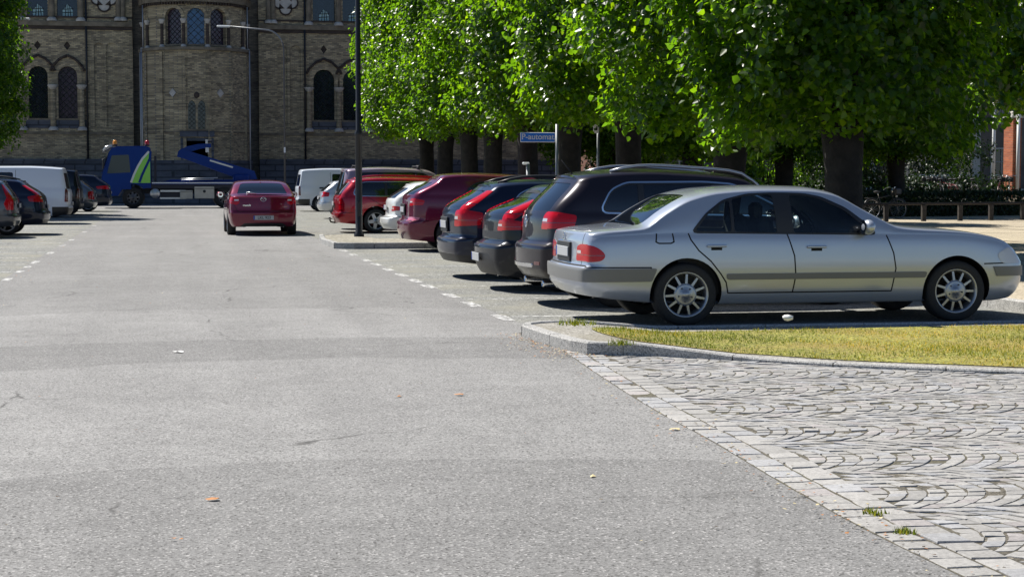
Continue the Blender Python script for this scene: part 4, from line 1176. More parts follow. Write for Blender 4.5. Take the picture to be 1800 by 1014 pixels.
fix(c, paint=P_NIGHT, plate=(.74, '', .11), rails=(.7, 3, MAT['black_plastic']), wiper=((.12, 0, 1.04), (.18, .3, 1.08)), label='dark navy estate in front of the white van on the left'); make_car(place_l(c, -3.28, 47.2))
van(-3.30, 58.4, True, P_VAN, 'white panel van on the left behind the navy estate', 1.75, 1.90)
van(-3.42, 68.0, True, P_INK, 'black van squeezed behind the white panel van', .9, 1.86, .7)
c = hatch(4.58, 1.77, 1.47, 1.0, 2.65, belt=.96, lean=.42, gb=.99, bmp=.56, lip=.07, gx0=.9, tail=TALL(.885, .62, .97, 0, .25))
fix(c, paint=P_GREY, res=.8, plate=(.78, '', .11), label='grey estate with upright red lamps, left row near the truck'); make_car(place_l(c, -3.1, 72.6))
c = hatch(4.6, 1.88, 1.68, .95, 2.7, belt=1.12, lean=.5, gb=1.16, bmp=.66, lip=.08, gx0=.9, wr=.35, tail=TALL(.94, 1.0, 1.16, 0, .6))
fix(c, paint=P_NIGHT, res=.8, plate=(.85, '', .11), label='dark blue SUV at the far end of the left row'); make_car(place_l(c, -2.72, 79.6))

# ---- the red saloon driving away
def red_extra(root, sk, c, rear_x):
    z = .945; x = rear_x(0, z) - .012; q = MB()
    q.tube([(x, .07 * math.cos(a), z + .052 * math.sin(a)) for a in [2 * math.pi * k / 24 for k in range(25)]], .007, 6, MAT['chrome'], cap=False)
    q.tube([(x, .066, z + .015), (x, .03, z + .022), (x, 0, z - .014), (x, -.03, z + .022), (x, -.066, z + .015)], .007, 6, MAT['chrome'])
    q.build('emblem', None, root)
    text_obj('badge_lettering', 'mazda', .075, MAT['chrome'], root, (rear_x(.42, .79) - .006, .42, .79), (math.pi / 2, 0, -math.pi / 2), .006, 1.1)
    q = MB(); q.tube([(.40, .40, 1.05), (.5, .40, 1.12)], .012, 6, MAT['clear_lamp']); q.tube([(.5, .40, 1.125), (.44, .13, 1.085)], .014, 6, MAT['clear_lamp']); q.build('rear_wiper', None, root)
    q = MB(); q.tube([(1.35, 0, 1.42), (1.28, 0, 1.47)], [.012, .006], 6, MAT['black_plastic']); q.build('antenna', None, root)
    q = MB()
    vs = []
    for k in range(13):
        t = -1 + k / 6; y = t * .70; xo = .035 + .10 * t * t
        for dx, dz in ((0, 0), (-.035, .028), (-.03, .036), (.10, .02)): vs.append((xo + dx + .03, y, 1.035 + dz - .03 * t * t))
    fs = [(k * 4 + j, k * 4 + (j + 1) % 4, k * 4 + 4 + (j + 1) % 4, k * 4 + 4 + j) for k in range(12) for j in range(4)]
    q.add(vs, fs, P_MAROON, False); q.build('boot_spoiler', None, root)
c = dict(name='moving_car', L=4.74, W=1.795, H=1.44, res=1.1, paint=P_MAROON, wheel=(.32, .22, .22), axles=(.98, 3.70), inset=.0, spokes=(5, .08, .3, .09),
    kr=.11, rr=.34, kf=.22, br=.16, crown=.085, tum=.46, Lr=1.2, kz=0,
    sill=[(0, .24), (.5, .22), (1.4, .2), (4.2, .2), (4.74, .24)],
    top=[(0, 1.04), (.1, 1.055), (.35, 1.075), (.5, 1.115), (.85, 1.27), (1.2, 1.375), (1.6, 1.425), (2.1, 1.44), (2.6, 1.41), (2.8, 1.36), (3.5, 1.02), (3.7, .97), (4.4, .82), (4.74, .66)],
    belt=[(0, .97), (1.0, .99), (2.5, .95), (3.5, .92), (4.0, .86), (4.74, .58)],
    dr=[(.15, .12), (.25, .04), (.40, .0), (.60, .0), (.64, .025), (.80, .04), (.98, .05), (1.04, .03), (1.10, .03), (1.6, .1)], df=[(.15, .12), (.4, 0), (.62, .03), (.8, .15), (1.6, .3)],
    arch=[(.98, .33, .355), (3.70, .33, .355)],
    trim=[], glass=[rnd([(1.2, 1.03), (1.55, 1.26), (2.05, 1.31), (2.1, 1.0)], .05, 3), rnd([(2.17, 1.0), (2.14, 1.31), (2.55, 1.28), (3.1, 1.02), (3.12, .97)], .05, 3)],
    rwin=[('top', rnd([(.44, -.3), (.44, .66), (1.12, .53), (1.16, -.3)], [0, .08, .08, 0], 4))], wwin=[('top', [(2.85, -.1), (2.85, .5), (3.5, .65), (3.52, -.1)])],
    gaps=[[(2.14, 1.0), (2.18, .6), (2.14, .3)], [(3.3, .95), (3.36, .6), (3.3, .3)], [(1.3, 1.0), (1.36, .66), (1.42, .3)]],
    gaps2=[('rear', [(0, .63), (.66, .63), (.69, .70), (.74, .79)])],
    tail=[('rear', rnd([(.60, .86), (.62, .98), (.72, 1.03), (1, 1.03), (1, .83), (.66, .80)], .04, 3)), ('side', rnd([(-.1, .80), (-.1, 1.02), (.14, 1.02), (.30, .96), (.2, .84)], .03, 2))],
    head=[('side', rnd([(4.1, .66), (4.8, .6), (4.8, .7), (4.15, .8)], .03, 2))],
    dark=[('rear', rnd([(-1, .10), (-1, .33), (.5, .33), (.62, .22), (.62, .1)], .04, 2))],
    handles=[(1.75, .87), (2.75, .84)], mirror=(3.05, .98), plate=(.47, 'LKL 923', .11), extra=red_extra, exhaust=(-.5, .5), exz=.25,
    label='maroon car driving away along the middle of the road', loc=(2.33, 44.7 + 2.37, 0), rz=math.pi / 2)
make_car(c)

# ---------------------------------------------------------------- trees
LEAF = leaf_mat('lime_leaf', (.017, .043, .006), .48, .34, .35, ((.034, .060, .004), .5), .40, (12.6, 10.8, 1.4))
DARKLEAF = leaf_mat('shrub_leaf', (.014, .032, .007), .3, .45, .4, None, .4, (1.8, 2.0, .6))
BARK = pmat('bark', (.018, .015, .013), .9, noise=(6, .4), bump=(14, .8, .03))
def leaves_mesh(name, centers, normals, size, mat, seed=0):
    """each leaf: a folded, heart-like blade of four quads' worth of points"""
    g = np.random.default_rng(seed); n = len(centers)
    nz = normals + g.normal(0, .55, (n, 3)); nz /= np.linalg.norm(nz, axis=1, keepdims=True)
    up = g.normal(0, .6, (n, 3)) + np.array([0, 0, -1.0]); t = up - (up * nz).sum(1, keepdims=True) * nz; t /= np.maximum(np.linalg.norm(t, axis=1, keepdims=True), 1e-6)
    s = np.cross(t, nz); L_ = (size * g.uniform(.65, 1.25, n))[:, None]; w = L_ * .46
    fold = L_ * .12
    base = centers; P = np.zeros((n, 6, 3))
    P[:, 0] = base; P[:, 1] = base + t * L_ * .30 + s * w + nz * fold; P[:, 2] = base + t * L_ * .72 + s * w * .62 + nz * fold * .6
    P[:, 3] = base + t * L_ * 1.05; P[:, 4] = base + t * L_ * .72 - s * w * .62 + nz * fold * .6; P[:, 5] = base + t * L_ * .30 - s * w + nz * fold
    F = np.array([[0, 1, 2, 3], [0, 3, 4, 5]]); F = (np.arange(n)[:, None, None] * 6 + F[None]).reshape(-1, 4)
    tone = np.clip(g.beta(2, 2.6, n), 0, 1)
    me = mesh_np(name, P.reshape(-1, 3), F, mat, np.repeat(tone, 6))
    return me
def crown_points(rx, ry, z0, z1, nclump, per, seed, cr=.5, core=.25, taper=.25):
    g = np.random.default_rng(seed)
    th = g.uniform(0, 2 * np.pi, nclump); zz = g.uniform(0, 1, nclump)
    rad = np.where(g.random(nclump) < core, g.uniform(.2, .8, nclump), g.uniform(.84, 1.08, nclump))
    # scalloped outline: vertical lobes and irregular bulges
    lob = 1 + .07 * np.sin(th * 5 + seed + zz * 3) + .05 * np.sin(th * 9 + zz * 11 + seed * 2)
    env = np.where(zz < .12, .70 + .30 * zz / .12, 1.0) * np.where(zz > .8, 1 - taper * (zz - .8) / .2, 1.0)
    sq = 1 / np.maximum(np.abs(np.cos(th)), np.abs(np.sin(th))) ** .45
    cx = rx * rad * lob * env * sq * np.cos(th) * .93; cy = ry * rad * lob * env * sq * np.sin(th) * .93
    cz = z0 + (z1 - z0) * zz + g.normal(0, .15, nclump) + np.where(zz < .1, -.35 * g.random(nclump), 0)
    C = np.stack([cx, cy, cz], 1)
    per_ = g.integers(int(per * .5), int(per * 1.5), nclump); idx = np.repeat(np.arange(nclump), per_)
    d = g.normal(0, 1, (len(idx), 3)); d /= np.linalg.norm(d, axis=1, keepdims=True); d *= (g.random((len(idx), 1)) ** .5) * cr * g.uniform(.7, 1.2, (len(idx), 1)); d[:, 2] *= 1.0
    pts = C[idx] + d
    nr = np.stack([pts[:, 0] / rx ** 2, pts[:, 1] / ry ** 2, np.full(len(pts), .12)], 1); nr /= np.linalg.norm(nr, axis=1, keepdims=True)
    nr = nr * .8 + np.array([0, 0, .35])
    return pts, nr
def trunk_mesh(h, r, seed, name='trunk'):
    g = random.Random(seed); q = MB(); n = 14; vs = []; fs = []
    hs = [-.7, .12, .35, .8, 1.5, 2.2, 2.8, 3.3]
    for i, z in enumerate(hs):
        rad = r * (1.32 if i == 0 else 1.14 if i == 1 else 1.05 if i == 2 else 1.0 - .02 * i + (.12 if i >= 6 else 0))
        for k in range(n):
            a = 2 * math.pi * k / n; rr = rad * (1 + .09 * math.sin(a * 3 + seed) + .05 * g.uniform(-1, 1) + (.12 * max(0, math.sin(a * 5 + seed)) if i < 2 else 0))
            vs.append((rr * math.cos(a) + .04 * math.sin(z * 1.3 + seed), rr * math.sin(a) + .04 * math.cos(z + seed), z))
    for i in range(len(hs) - 1):
        for k in range(n): fs.append((i * n + k, i * n + (k + 1) % n, (i + 1) * n + (k + 1) % n, (i + 1) * n + k))
    q.add(vs, fs, BARK, True)
    q.tube([(0, 0, 3.2), (.1, .05, h * .5), (0, 0, h)], [r * .95, r * .6, r * .2], 10, BARK)
    return q
def limbs_mesh(h, r, spread, seed):
    g = random.Random(seed); q = MB()
    for k in range(9):
        a = 2 * math.pi * k / 9 + g.uniform(-.3, .3); z = 2.9 + g.random() * (h * .45)
        p = Vector((0, 0, z)); pts = [p]; ra = [r * g.uniform(.3, .5)]
        for j in range(1, 5):
            t = j / 4; pts.append(Vector((math.cos(a) * spread * t * .85, math.sin(a) * spread * t * .85, z + 1.6 * t ** .7 + g.uniform(-.2, .2)))); ra.append(ra[0] * (1 - .8 * t))
        q.tube(pts, ra, 7, BARK)
        for j in (2, 3):
            b0 = pts[j]; e = b0 + Vector((g.uniform(-1, 1), g.uniform(-1, 1), g.uniform(.2, 1.2))); q.tube([b0, (b0 + e) / 2 + Vector((0, 0, .1)), e], [ra[j] * .6, ra[j] * .4, .012], 6, BARK)
    return q
kinds = []
for sd in range(3):
    pts, nr = crown_points(2.75, 2.15, 3.15, 11.5, 1000, 66, 11 + sd, cr=.46, core=.42)
    t = empty('linden_tree', (0, 0, 0)); trunk_mesh(11, .33, sd).build('trunk', None, t)
    limbs_mesh(11, .3, 2.6, sd).build('limb', None, t, recalc=False)
    o = bpy.data.objects.new('crown', leaves_mesh('crown', pts, nr, .124, LEAF, sd)); COL.objects.link(o); o.parent = t
    kinds.append(t)
used = [False] * 3
def put_tree(k, x, y, rz, sc, label, group, dz=0.0):
    if used[k]: t = copy_tree(kinds[k])
    else: t = kinds[k]; used[k] = True
    t.location = (x, y, .1 + dz); t.rotation_euler = (0, 0, rz); t.scale = sc; tag(t, label, 'tree', group); return t
TR = [(10.5, 26.0, 'trunk behind the bonnet of the silver saloon'), (10.5, 31.0, 'trunk just behind the front of the plum SUV'), (10.5, 38.6, 'trunk right of the blue sign post'), (10.5, 44.6, 'trunk directly behind the blue street sign post'),
      (10.5, 50.2, 'trunk seen under the blue street sign'), (10.5, 55.3, 'trunk left of the blue street sign, above the wine crossover'), (10.5, 60.6, 'trunk above the roof of the wine crossover, second left of the sign'), (10.5, 65.6, 'trunk above the bonnet end of the red estate'), (10.5, 70.3, 'farthest lime of the right row with the sunlit edge beside the lamp post')]
for i, (x, y, lb) in enumerate(TR):
    put_tree(i % 3, x + random.uniform(-.15, .15), y, math.pi * (i % 2) + random.uniform(-.12, .12), (1.0, 1.0, random.uniform(.97, 1.05)), 'lime tree, ' + lb, 'lime trees in the right-hand row', min(.4, max(-.45, (y - 40) * .012)) - (.5 if y < 33 else 0))
for i, (x, y, lb) in enumerate([(16.6, 53.2, 'lime tree in the second row, thin trunk above the plum SUV windscreen'), (16.6, 64.0, 'lime tree in the second row, trunk farther back above the plum SUV roof'), (18.6, 33.0, 'lime tree with its trunk at the right photo edge'), (22.6, 61.2, 'lime tree behind the rail at its left end'), (24.5, 37, 'lime tree beyond the right photo edge with its crown over the bicycles'), (27.6, 62.2, 'lime tree behind the middle of the rail'), (37.6, 63.5, 'lime tree behind the right end of the rail')]):
    put_tree((i + 1) % 3, x, y, i * 2.3 + .5, (1.05, 1.05, 1.0), lb, 'lime trees in the second row', -.7 if y > 50 else 0)
for i, (x, y, lb) in enumerate([(-8.5, 70, 'lime tree at the upper left photo corner, sunlit side toward the road'), (-9.4, 76.5, 'lime tree hidden behind the upper left lime'), ]):
    put_tree(i, x, y, math.pi * i, (1.0, 1.0, 1.0), lb, 'lime trees on the left')

# shrubs and low growth behind the bicycles
def shrub(x, y, rx, ry, h, seed, label, mat=DARKLEAF, n=150, sz=.11, z=.1):
    pts, nr = crown_points(rx, ry, .15, h, n, 30, seed, .35, .4, .5)
    t = empty('shrub', (x, y, z)); o = bpy.data.objects.new('foliage', leaves_mesh('foliage', pts, nr, sz, mat, seed)); COL.objects.link(o); o.parent = t
    q = MB(); g = random.Random(seed)
    for k in range(7):
        a = g.random() * 6.28; q.tube([(0, 0, -.05), (rx * .3 * math.cos(a), ry * .3 * math.sin(a), h * .5), (rx * .7 * math.cos(a), ry * .7 * math.sin(a), h * .9)], [.04, .025, .008], 6, BARK)
    q.build('stem', None, t, recalc=False); tag(t, label, 'shrub', 'shrubs behind the bicycle stand')
SH = [(21.5, 62, 2.4, 1.5, 1.3, 'low dark shrub behind the upright bicycle'), (26.5, 63.5, 2.6, 1.5, 1.35, 'low dark shrub behind the middle of the rail'), (31.5, 65.5, 2.6, 1.5, 1.4, 'low dark shrub at the right end of the rail'), (25.0, 70, 2.2, 2.0, 5.0, 'tall leafy shrub catching sun left of the pale wall'), (28.6, 71, 2.0, 2.0, 4.6, 'tall dense shrub in front of the pale wall'), (33.6, 71.5, 2.3, 2.0, 3.3, 'rounded shrub below the red brick pier'), (18.2, 68, 2.2, 2, 2.4, 'shrub behind the second row trunks'), (30.6, 74, 2.0, 1.8, 5.8, 'tall dark shrub left of the white pipe')]
for i, (x, y, rx, ry, h, lb) in enumerate(SH): shrub(x, y, rx, ry, h, 40 + i, lb, LEAF if i in (3,) else DARKLEAF, int(90 + h * 45))
pts, nr = crown_points(.7, .35, .75, 1.05, 40, 20, 77, .12, .3, .1)
t = empty('shrub', (*gp(1333, 352, .1)[:2], .1)); t.location = (15.6, 45.6, .1)
o = bpy.data.objects.new('foliage', leaves_mesh('foliage', pts + np.array([0, 0, .78]), nr, .11, LEAF, 5)); COL.objects.link(o); o.parent = t
q = MB(); q.tube([(0, 0, -.02), (0, 0, 1.6)], .05, 8, BARK); q.tube([(0, 0, 1.3), (.35, 0, 1.65)], .02, 6, BARK); q.tube([(0, 0, 1.3), (-.35, 0, 1.65)], .02, 6, BARK); q.build('stem', None, t)
tag(t, 'small clipped bush with a flat sunlit top above the plum SUV bonnet', 'shrub')

# ---------------------------------------------------------------- church
CY = 105.0
def brick_mat(name, c1, c2, mortar, sc=1.0):
    m = bpy.data.materials.new(name); m.use_nodes = True; N, L, b = nodes_of(m); MAT[name] = m
    tc = N.new('ShaderNodeTexCoord'); sp = N.new('ShaderNodeSeparateXYZ'); L.new(tc.outputs['Object'], sp.inputs[0])
    ad = N.new('ShaderNodeMath'); ad.operation = 'ADD'; L.new(sp.outputs['X'], ad.inputs[0]); L.new(sp.outputs['Y'], ad.inputs[1])
    cb = N.new('ShaderNodeCombineXYZ'); L.new(ad.outputs[0], cb.inputs[0]); L.new(sp.outputs['Z'], cb.inputs[1])
    bk = N.new('ShaderNodeTexBrick'); bk.inputs['Scale'].default_value = sc; bk.inputs['Brick Width'].default_value = .26; bk.inputs['Row Height'].default_value = .085; bk.inputs['Mortar Size'].default_value = .010; bk.inputs['Bias'].default_value = 0
    bk.inputs['Color1'].default_value = (*c1, 1); bk.inputs['Color2'].default_value = (*c2, 1); bk.inputs['Mortar'].default_value = (*mortar, 1); L.new(cb.outputs[0], bk.inputs['Vector'])
    n = N.new('ShaderNodeTexNoise'); n.inputs['Scale'].default_value = 1.1; n.inputs['Detail'].default_value = 8; n.inputs['Roughness'].default_value = .7
    st_ = N.new('ShaderNodeMapping'); st_.inputs['Scale'].default_value = (.7, .7, 2.6); L.new(tc.outputs['Object'], st_.inputs[0]); L.new(st_.outputs[0], n.inputs['Vector'])
    r = N.new('ShaderNodeMapRange'); r.inputs['From Min'].default_value = .3; r.inputs['From Max'].default_value = .7; r.inputs['To Min'].default_value = .6; r.inputs['To Max'].default_value = 1.35; L.new(n.outputs[0], r.inputs[0])
    mx = N.new('ShaderNodeVectorMath'); mx.operation = 'SCALE'; L.new(bk.outputs[0], mx.inputs[0]); L.new(r.outputs[0], mx.inputs['Scale']); L.new(mx.outputs[0], b.inputs['Base Color']); b.inputs['Roughness'].default_value = .9
    bn = N.new('ShaderNodeBump'); bn.inputs['Strength'].default_value = .6; bn.inputs['Distance'].default_value = .02; L.new(bk.outputs['Fac'], bn.inputs['Height']); bn.invert = True; L.new(bn.outputs[0], b.inputs['Normal'])
    return m
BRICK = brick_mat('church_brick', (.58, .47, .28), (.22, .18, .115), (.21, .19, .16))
COURSE = pmat('course_stone', (.19, .16, .115), .9, noise=(2.5, .35))
RECB = brick_mat('recess_shade_brick', (.24, .21, .165), (.13, .115, .095), (.13, .12, .10))  # darker brick: shade of the narrow recesses painted into the colour
BRICKD = brick_mat('dark_brick', (.085, .06, .045), (.055, .042, .035), (.06, .05, .045))
STONE = pmat('church_stone', (.50, .47, .42), .85, noise=(3, .25))
PLINTH = brick_mat('plinth_stone', (.115, .125, .15), (.085, .095, .115), (.05, .055, .065), .22)
LEAD = pmat('window_lead', (.02, .02, .022), .6)
PANE = pmat('leaded_glass', (.012, .016, .026), .12, spec=.6, noise=(5, .5))
PANEB = pmat('blue_leaded_glass', (.02, .09, .22), .15, spec=.6, noise=(4, .4))
PANEP = pmat('plum_leaded_glass', (.05, .03, .05), .2, spec=.6, noise=(6, .6))
PALEG = pmat('backlit_tint_glass', (.42, .62, .62), .3)
ZINC = pmat('zinc_pipe', (.42, .44, .47), .45, .5)
IRON = pmat('iron_black', (.012, .013, .016), .45)
church = empty('church', (0, CY, 0))
tag(church, 'large brown brick church with arched windows behind the tow truck', 'church')
def FX(px, py=150): return wp(px, py, CY)[0]
def FZ(py, px=345): return wp(px, py, CY)[1]
def arch(x0, x1, z0, z1, n=12, pointed=False):
    """opening with a round (or pointed) head; z1 is the crown"""
    w = (x1 - x0) / 2; c = (x0 + x1) / 2; sp = z1 - (w * (1.5 if pointed else 1.0)); out = [(x0, z0), (x1, z0)]
    for k in range(n + 1):
        a = math.pi * k / n
        if pointed:
            t = k / n; xx = x1 - (x1 - x0) * t; d = abs(xx - c) / w; out.append((xx, sp + w * 1.5 * math.sqrt(max(0, 1 - d ** 1.6))))
        else: out.append((c + w * math.cos(a), sp + w * math.sin(a)))
    return out
class Facade:
    """wall in local (u, z), origin o, direction d, facing n"""
    def __init__(s, o, ang): s.o = Vector((o[0], o[1], 0)); s.d = Vector((math.cos(ang), math.sin(ang), 0)); s.n = Vector((math.sin(ang), -math.cos(ang), 0)); s.ang = ang
    def P(s, u, z, out=0.0): return s.o + s.d * u + s.n * out + Vector((0, 0, z))
    def wall(s, outline, holes, depth, mat, name='wall', reveal=None):
        q = MB(); loops = [outline] + holes; flat = [p for l in loops for p in l]
        tr = tessellate_polygon([[Vector((a, b_, 0)) for a, b_ in l] for l in loops])
        q.add([s.P(a, b_) for a, b_ in flat], [tuple(t) for t in tr], mat)
        for l in loops:
            k = len(l); q.add([s.P(a, b_) for a, b_ in l] + [s.P(a, b_, -depth) for a, b_ in l], [(i, (i + 1) % k, k + (i + 1) % k, k + i) for i in range(k)], reveal or mat)
        return q.build(name, None, church)
    def fill(s, poly, out, mat, name, parent=None, thick=.05):
        q = MB(); k = len(poly); tr = tessellate_polygon([[Vector((a, b_, 0)) for a, b_ in poly]])
        q.add([s.P(a, b_, out) for a, b_ in poly] + [s.P(a, b_, out - thick) for a, b_ in poly], [tuple(t) for t in tr] + [tuple(i + k for i in reversed(t)) for t in tr] + [(i, (i + 1) % k, k + (i + 1) % k, k + i) for i in range(k)], mat)
        return q.build(name, None, parent or church)
    def ring(s, poly, w, out, th, mat, name, parent=None, skip=2):
        """moulding following an arch (without its sill)"""
        q = MB(); pts = poly[1:] if skip else poly
        c = Vector((sum(p[0] for p in poly) / len(poly), sum(p[1] for p in poly) / len(poly)))
        outer = grow(poly, w); ob = outer[1:] if skip else outer; ib = pts
        if skip: ob = ob + [outer[0]]; ib = ib + [poly[0]]
        else: ob = ob + [ob[0]]; ib = ib + [ib[0]]
        n = len(ib); vs = []
        for (a, b_), (c_, d_) in zip(ib, ob): vs += [s.P(a, b_, out), s.P(c_, d_, out), s.P(c_, d_, out - th), s.P(a, b_, out - th)]
        fs = [(4 * i + j, 4 * i + (j + 1) % 4, 4 * i + 4 + (j + 1) % 4, 4 * i + 4 + j) for i in range(n - 1) for j in range(4)] + [(0, 1, 2, 3), (4 * n - 1, 4 * n - 2, 4 * n - 3, 4 * n - 4)]
        q.add(vs, fs, mat); return q.build(name, None, parent or church)
    def lattice(s, x0, x1, z0, z1, poly, out, mat, parent, stp=.28):
        q = MB(); w = .012
        def seg(a, b_):
            n = 24; run = None
            for i in range(n + 1):
                t = i / n; p = (a[0] + (b_[0] - a[0]) * t, a[1] + (b_[1] - a[1]) * t); ins = inside(p, poly)
                if ins and run is None: run = p
                if run is not None and (not ins or i == n):
                    q.tube([s.P(*run, out), s.P(*last, out)] if last != run else [s.P(*run, out), s.P(*p, out)], w, 4, mat); run = None
                last = p
        h = z1 - z0; wd = x1 - x0
        k = -int(h / stp) - 1
        while k * stp < wd:
            seg((x0 + k * stp, z0), (x0 + k * stp + h, z1)); seg((x0 + k * stp + h, z0), (x0 + k * stp, z1)); k += 1
        if q.v: return q.build('tracery', None, parent, recalc=False)
    def window(s, poly, glass, rec=.34, lat=True, stp=.33):
        g = s.fill(poly, -rec, glass, 'window')
        xs = [p[0] for p in poly]; zs = [p[1] for p in poly]
        if lat: s.lattice(min(xs), max(xs), min(zs), max(zs), poly, -rec + .03, LEAD, g, stp)
        s.fill([(min(xs) - .04, min(zs) - .10), (max(xs) + .04, min(zs) - .10), (max(xs) + .04, min(zs)), (min(xs) - .04, min(zs))], .05, COURSE, 'sill', g, .36)
        return g
    def column(s, u, z0, z1, r, mat=STONE, out=.08, shaft=None):
        q = MB(); p = s.P(u, 0, out); q.lathe([(r, z0 + .22), (r * .94, (z0 + z1) / 2), (r * .9, z1 - .24)], 10, shaft or BRICK, 'Z', (p.x, p.y, 0)); o = q.build('column', None, church)
        for nm_, prof in (('column_base', [(r * 1.7, z0), (r * 1.75, z0 + .10), (r * 1.2, z0 + .22), (r * .9, z0 + .23)]), ('capital', [(r * .95, z1 - .26), (r * 1.3, z1 - .2), (r * 1.85, z1 - .06), (r * 1.85, z1)])):
            q = MB(); q.lathe(prof, 10, mat, 'Z', (p.x, p.y, 0)); q.build(nm_, None, o)
        return o
    def band(s, u0, u1, z0, z1, out, mat, name):
        q = MB(); a, b_ = s.P(u0, z0, out), s.P(u1, z0, out); c, d = s.P(u1, z0, -.1), s.P(u0, z0, -.1)
        dz = Vector((0, 0, z1 - z0)); q.add([a, b_, c, d, a + dz, b_ + dz, c + dz, d + dz], [(0, 1, 2, 3), (4, 5, 6, 7), (0, 1, 5, 4), (1, 2, 6, 5), (2, 3, 7, 6), (3, 0, 4, 7)], mat); return q.build(name, None, church)
    def pipe(s, u, z0, z1, mat, r=.06, out=.12):
        q = MB(); q.tube([s.P(u, z0, out), s.P(u, z1, out)], r, 8, mat)
        z = z0 + 1
        while z < z1: q.box(tuple(s.P(u, z, out / 2)), (.18, out, .05), mat); z += 2
        return q.build('drainpipe', None, church)
ZT = 16.5
# -- side walls
fa = Facade((0, 0), 0)
def quatre(cx, cz, r):
    out = []
    for k in range(4):
        a0 = math.pi / 2 * k
        for j in range(9):
            a = a0 - math.pi * .62 + math.pi * 1.24 * j / 8; out.append((cx + r * .62 * math.cos(a0) + r * .5 * math.cos(a), cz + r * .62 * math.sin(a0) + r * .5 * math.sin(a)))
    return out
def side(pxs, blind, quat, x0, x1, pipes, glasses):
    lows, ups, holes = [], [], []
    for i, (a, b_) in enumerate(pxs):
        lows.append(arch(FX(a), FX(b_), FZ(210), FZ(120), 14)); u0, u1 = FX(a - 0), FX(b_ + 2)
        ups.append(arch(u0 + .0, u1, FZ(34), FZ(34) + 4.0, 14))
    dia = []
    for a, b_ in pxs:
        c = FX((a + b_) / 2); z = FZ(84); dia.append([(c - .2, z), (c, z - .27), (c + .2, z), (c, z + .27)])
    bl = [arch(FX(a), FX(b_), FZ(226), FZ(78), 10) for a, b_ in blind]
    holes = lows + ups + dia + bl
    fa.wall([(x0, 0), (x1, 0), (x1, ZT), (x0, ZT)], holes, .42, BRICK)
    for l, gl in zip(lows, glasses):
        g = fa.window(l, gl, .34, True, .36); fa.ring(l, .30, .035, .06, BRICK, 'arch_moulding', g)
        c = (l[0][0] + l[1][0]) / 2; w = (l[1][0] - l[0][0]) / 2 + .42; zz = l[8][1]
        hood = [(c - w, FZ(128)), (c - w * .86, FZ(119)), (c - w * .45, FZ(107)), (c, FZ(101)), (c + w * .45, FZ(107)), (c + w * .86, FZ(119)), (c + w, FZ(128))]
        q = MB()
        for j in range(len(hood) - 1): q.tube([fa.P(*hood[j], .06), fa.P(*hood[j + 1], .06)], .085, 6, BRICKD)
        q.build('hood_mould', None, g)
    for u in ups:
        g = fa.window(u, PANE, .36, False); c = (u[0][0] + u[1][0]) / 2; z = u[0][1]
        # panes low in the upper windows; light through the glass is painted pale
        fa.fill([(c - .28, z + .06), (c + .30, z + .06), (c + .32, z + .36), (c + .18, z + .62), (c - .02, z + .74), (c - .16, z + .5), (c - .27, z + .42)], -.32, PALEG, 'backlit_tint_pane', g, .02)
        q = MB()
        for dx in (-.12, .05, .2): q.tube([fa.P(c + dx, z + .06, -.30), fa.P(c + dx * .6, z + .7, -.30)], .02, 4, LEAD)
        for dz in (.25, .45): q.tube([fa.P(c - .3, z + dz, -.30), fa.P(c + .34, z + dz + .05, -.30)], .02, 4, LEAD)
        q.build('tracery', None, g)
    for d in dia: fa.fill(d, -.12, BRICKD, 'diamond_recess')
    for b_ in bl: fa.fill(b_, -.10, BRICK, 'blind_arch')
    us = [FX(pxs[0][0] - 8)] + [(FX(pxs[i][1]) + FX(pxs[i + 1][0])) / 2 for i in range(len(pxs) - 1)] + [FX(pxs[-1][1] + 8)]
    for u in us: fa.column(u, FZ(231), FZ(152), .17); fa.column(u, FZ(42), FZ(42) + 3.2, .17, shaft=COURSE)
    fa.band(us[0] - .3, us[-1] + .3, FZ(227), FZ(212), .02, PLINTH, 'balustrade')
    for z0, z1, o, m_ in ((0, FZ(284), .30, PLINTH), (FZ(284), FZ(280), .36, PLINTH), (FZ(238), FZ(233), .07, COURSE), (FZ(56), FZ(50), .08, BRICKD), (FZ(50), FZ(42), .18, COURSE), (FZ(36), FZ(33), .06, BRICKD), (ZT - .6, ZT, .3, STONE)):
        fa.band(x0, x1, z0, z1, o, m_, 'plinth' if z0 == 0 else 'string_course')
    for p in pipes: fa.pipe(FX(p), .2, ZT - .6, IRON)
    for qx in quat:
        qf = quatre(FX(qx), FZ(2), .62); g = fa.fill(qf, .03, STONE, 'quatrefoil'); fa.ring(qf, .10, .06, .06, BRICKD, 'quatrefoil_frame', g, 0)
        for dx in (25, 33) if qx < 300 else (-30, -22):
            fa.column(FX(qx + dx), FZ(40), FZ(40) + 3.2, .15, shaft=COURSE)
side([(50, 84), (102, 136), (-40, -6)][::1] if False else [(-8, 28), (50, 84), (102, 136)], [(166, 183), (187, 206)], [185], FX(-160), FX(234), [153], [PANE, PANE, PANEP])
side([(551, 588), (603, 640), (655, 690), (770, 805), (822, 857)], [(488, 505), (510, 529)], [503], FX(455), FX(1010), [536], [PANE, PANE, PANEP, PANE, PANE])
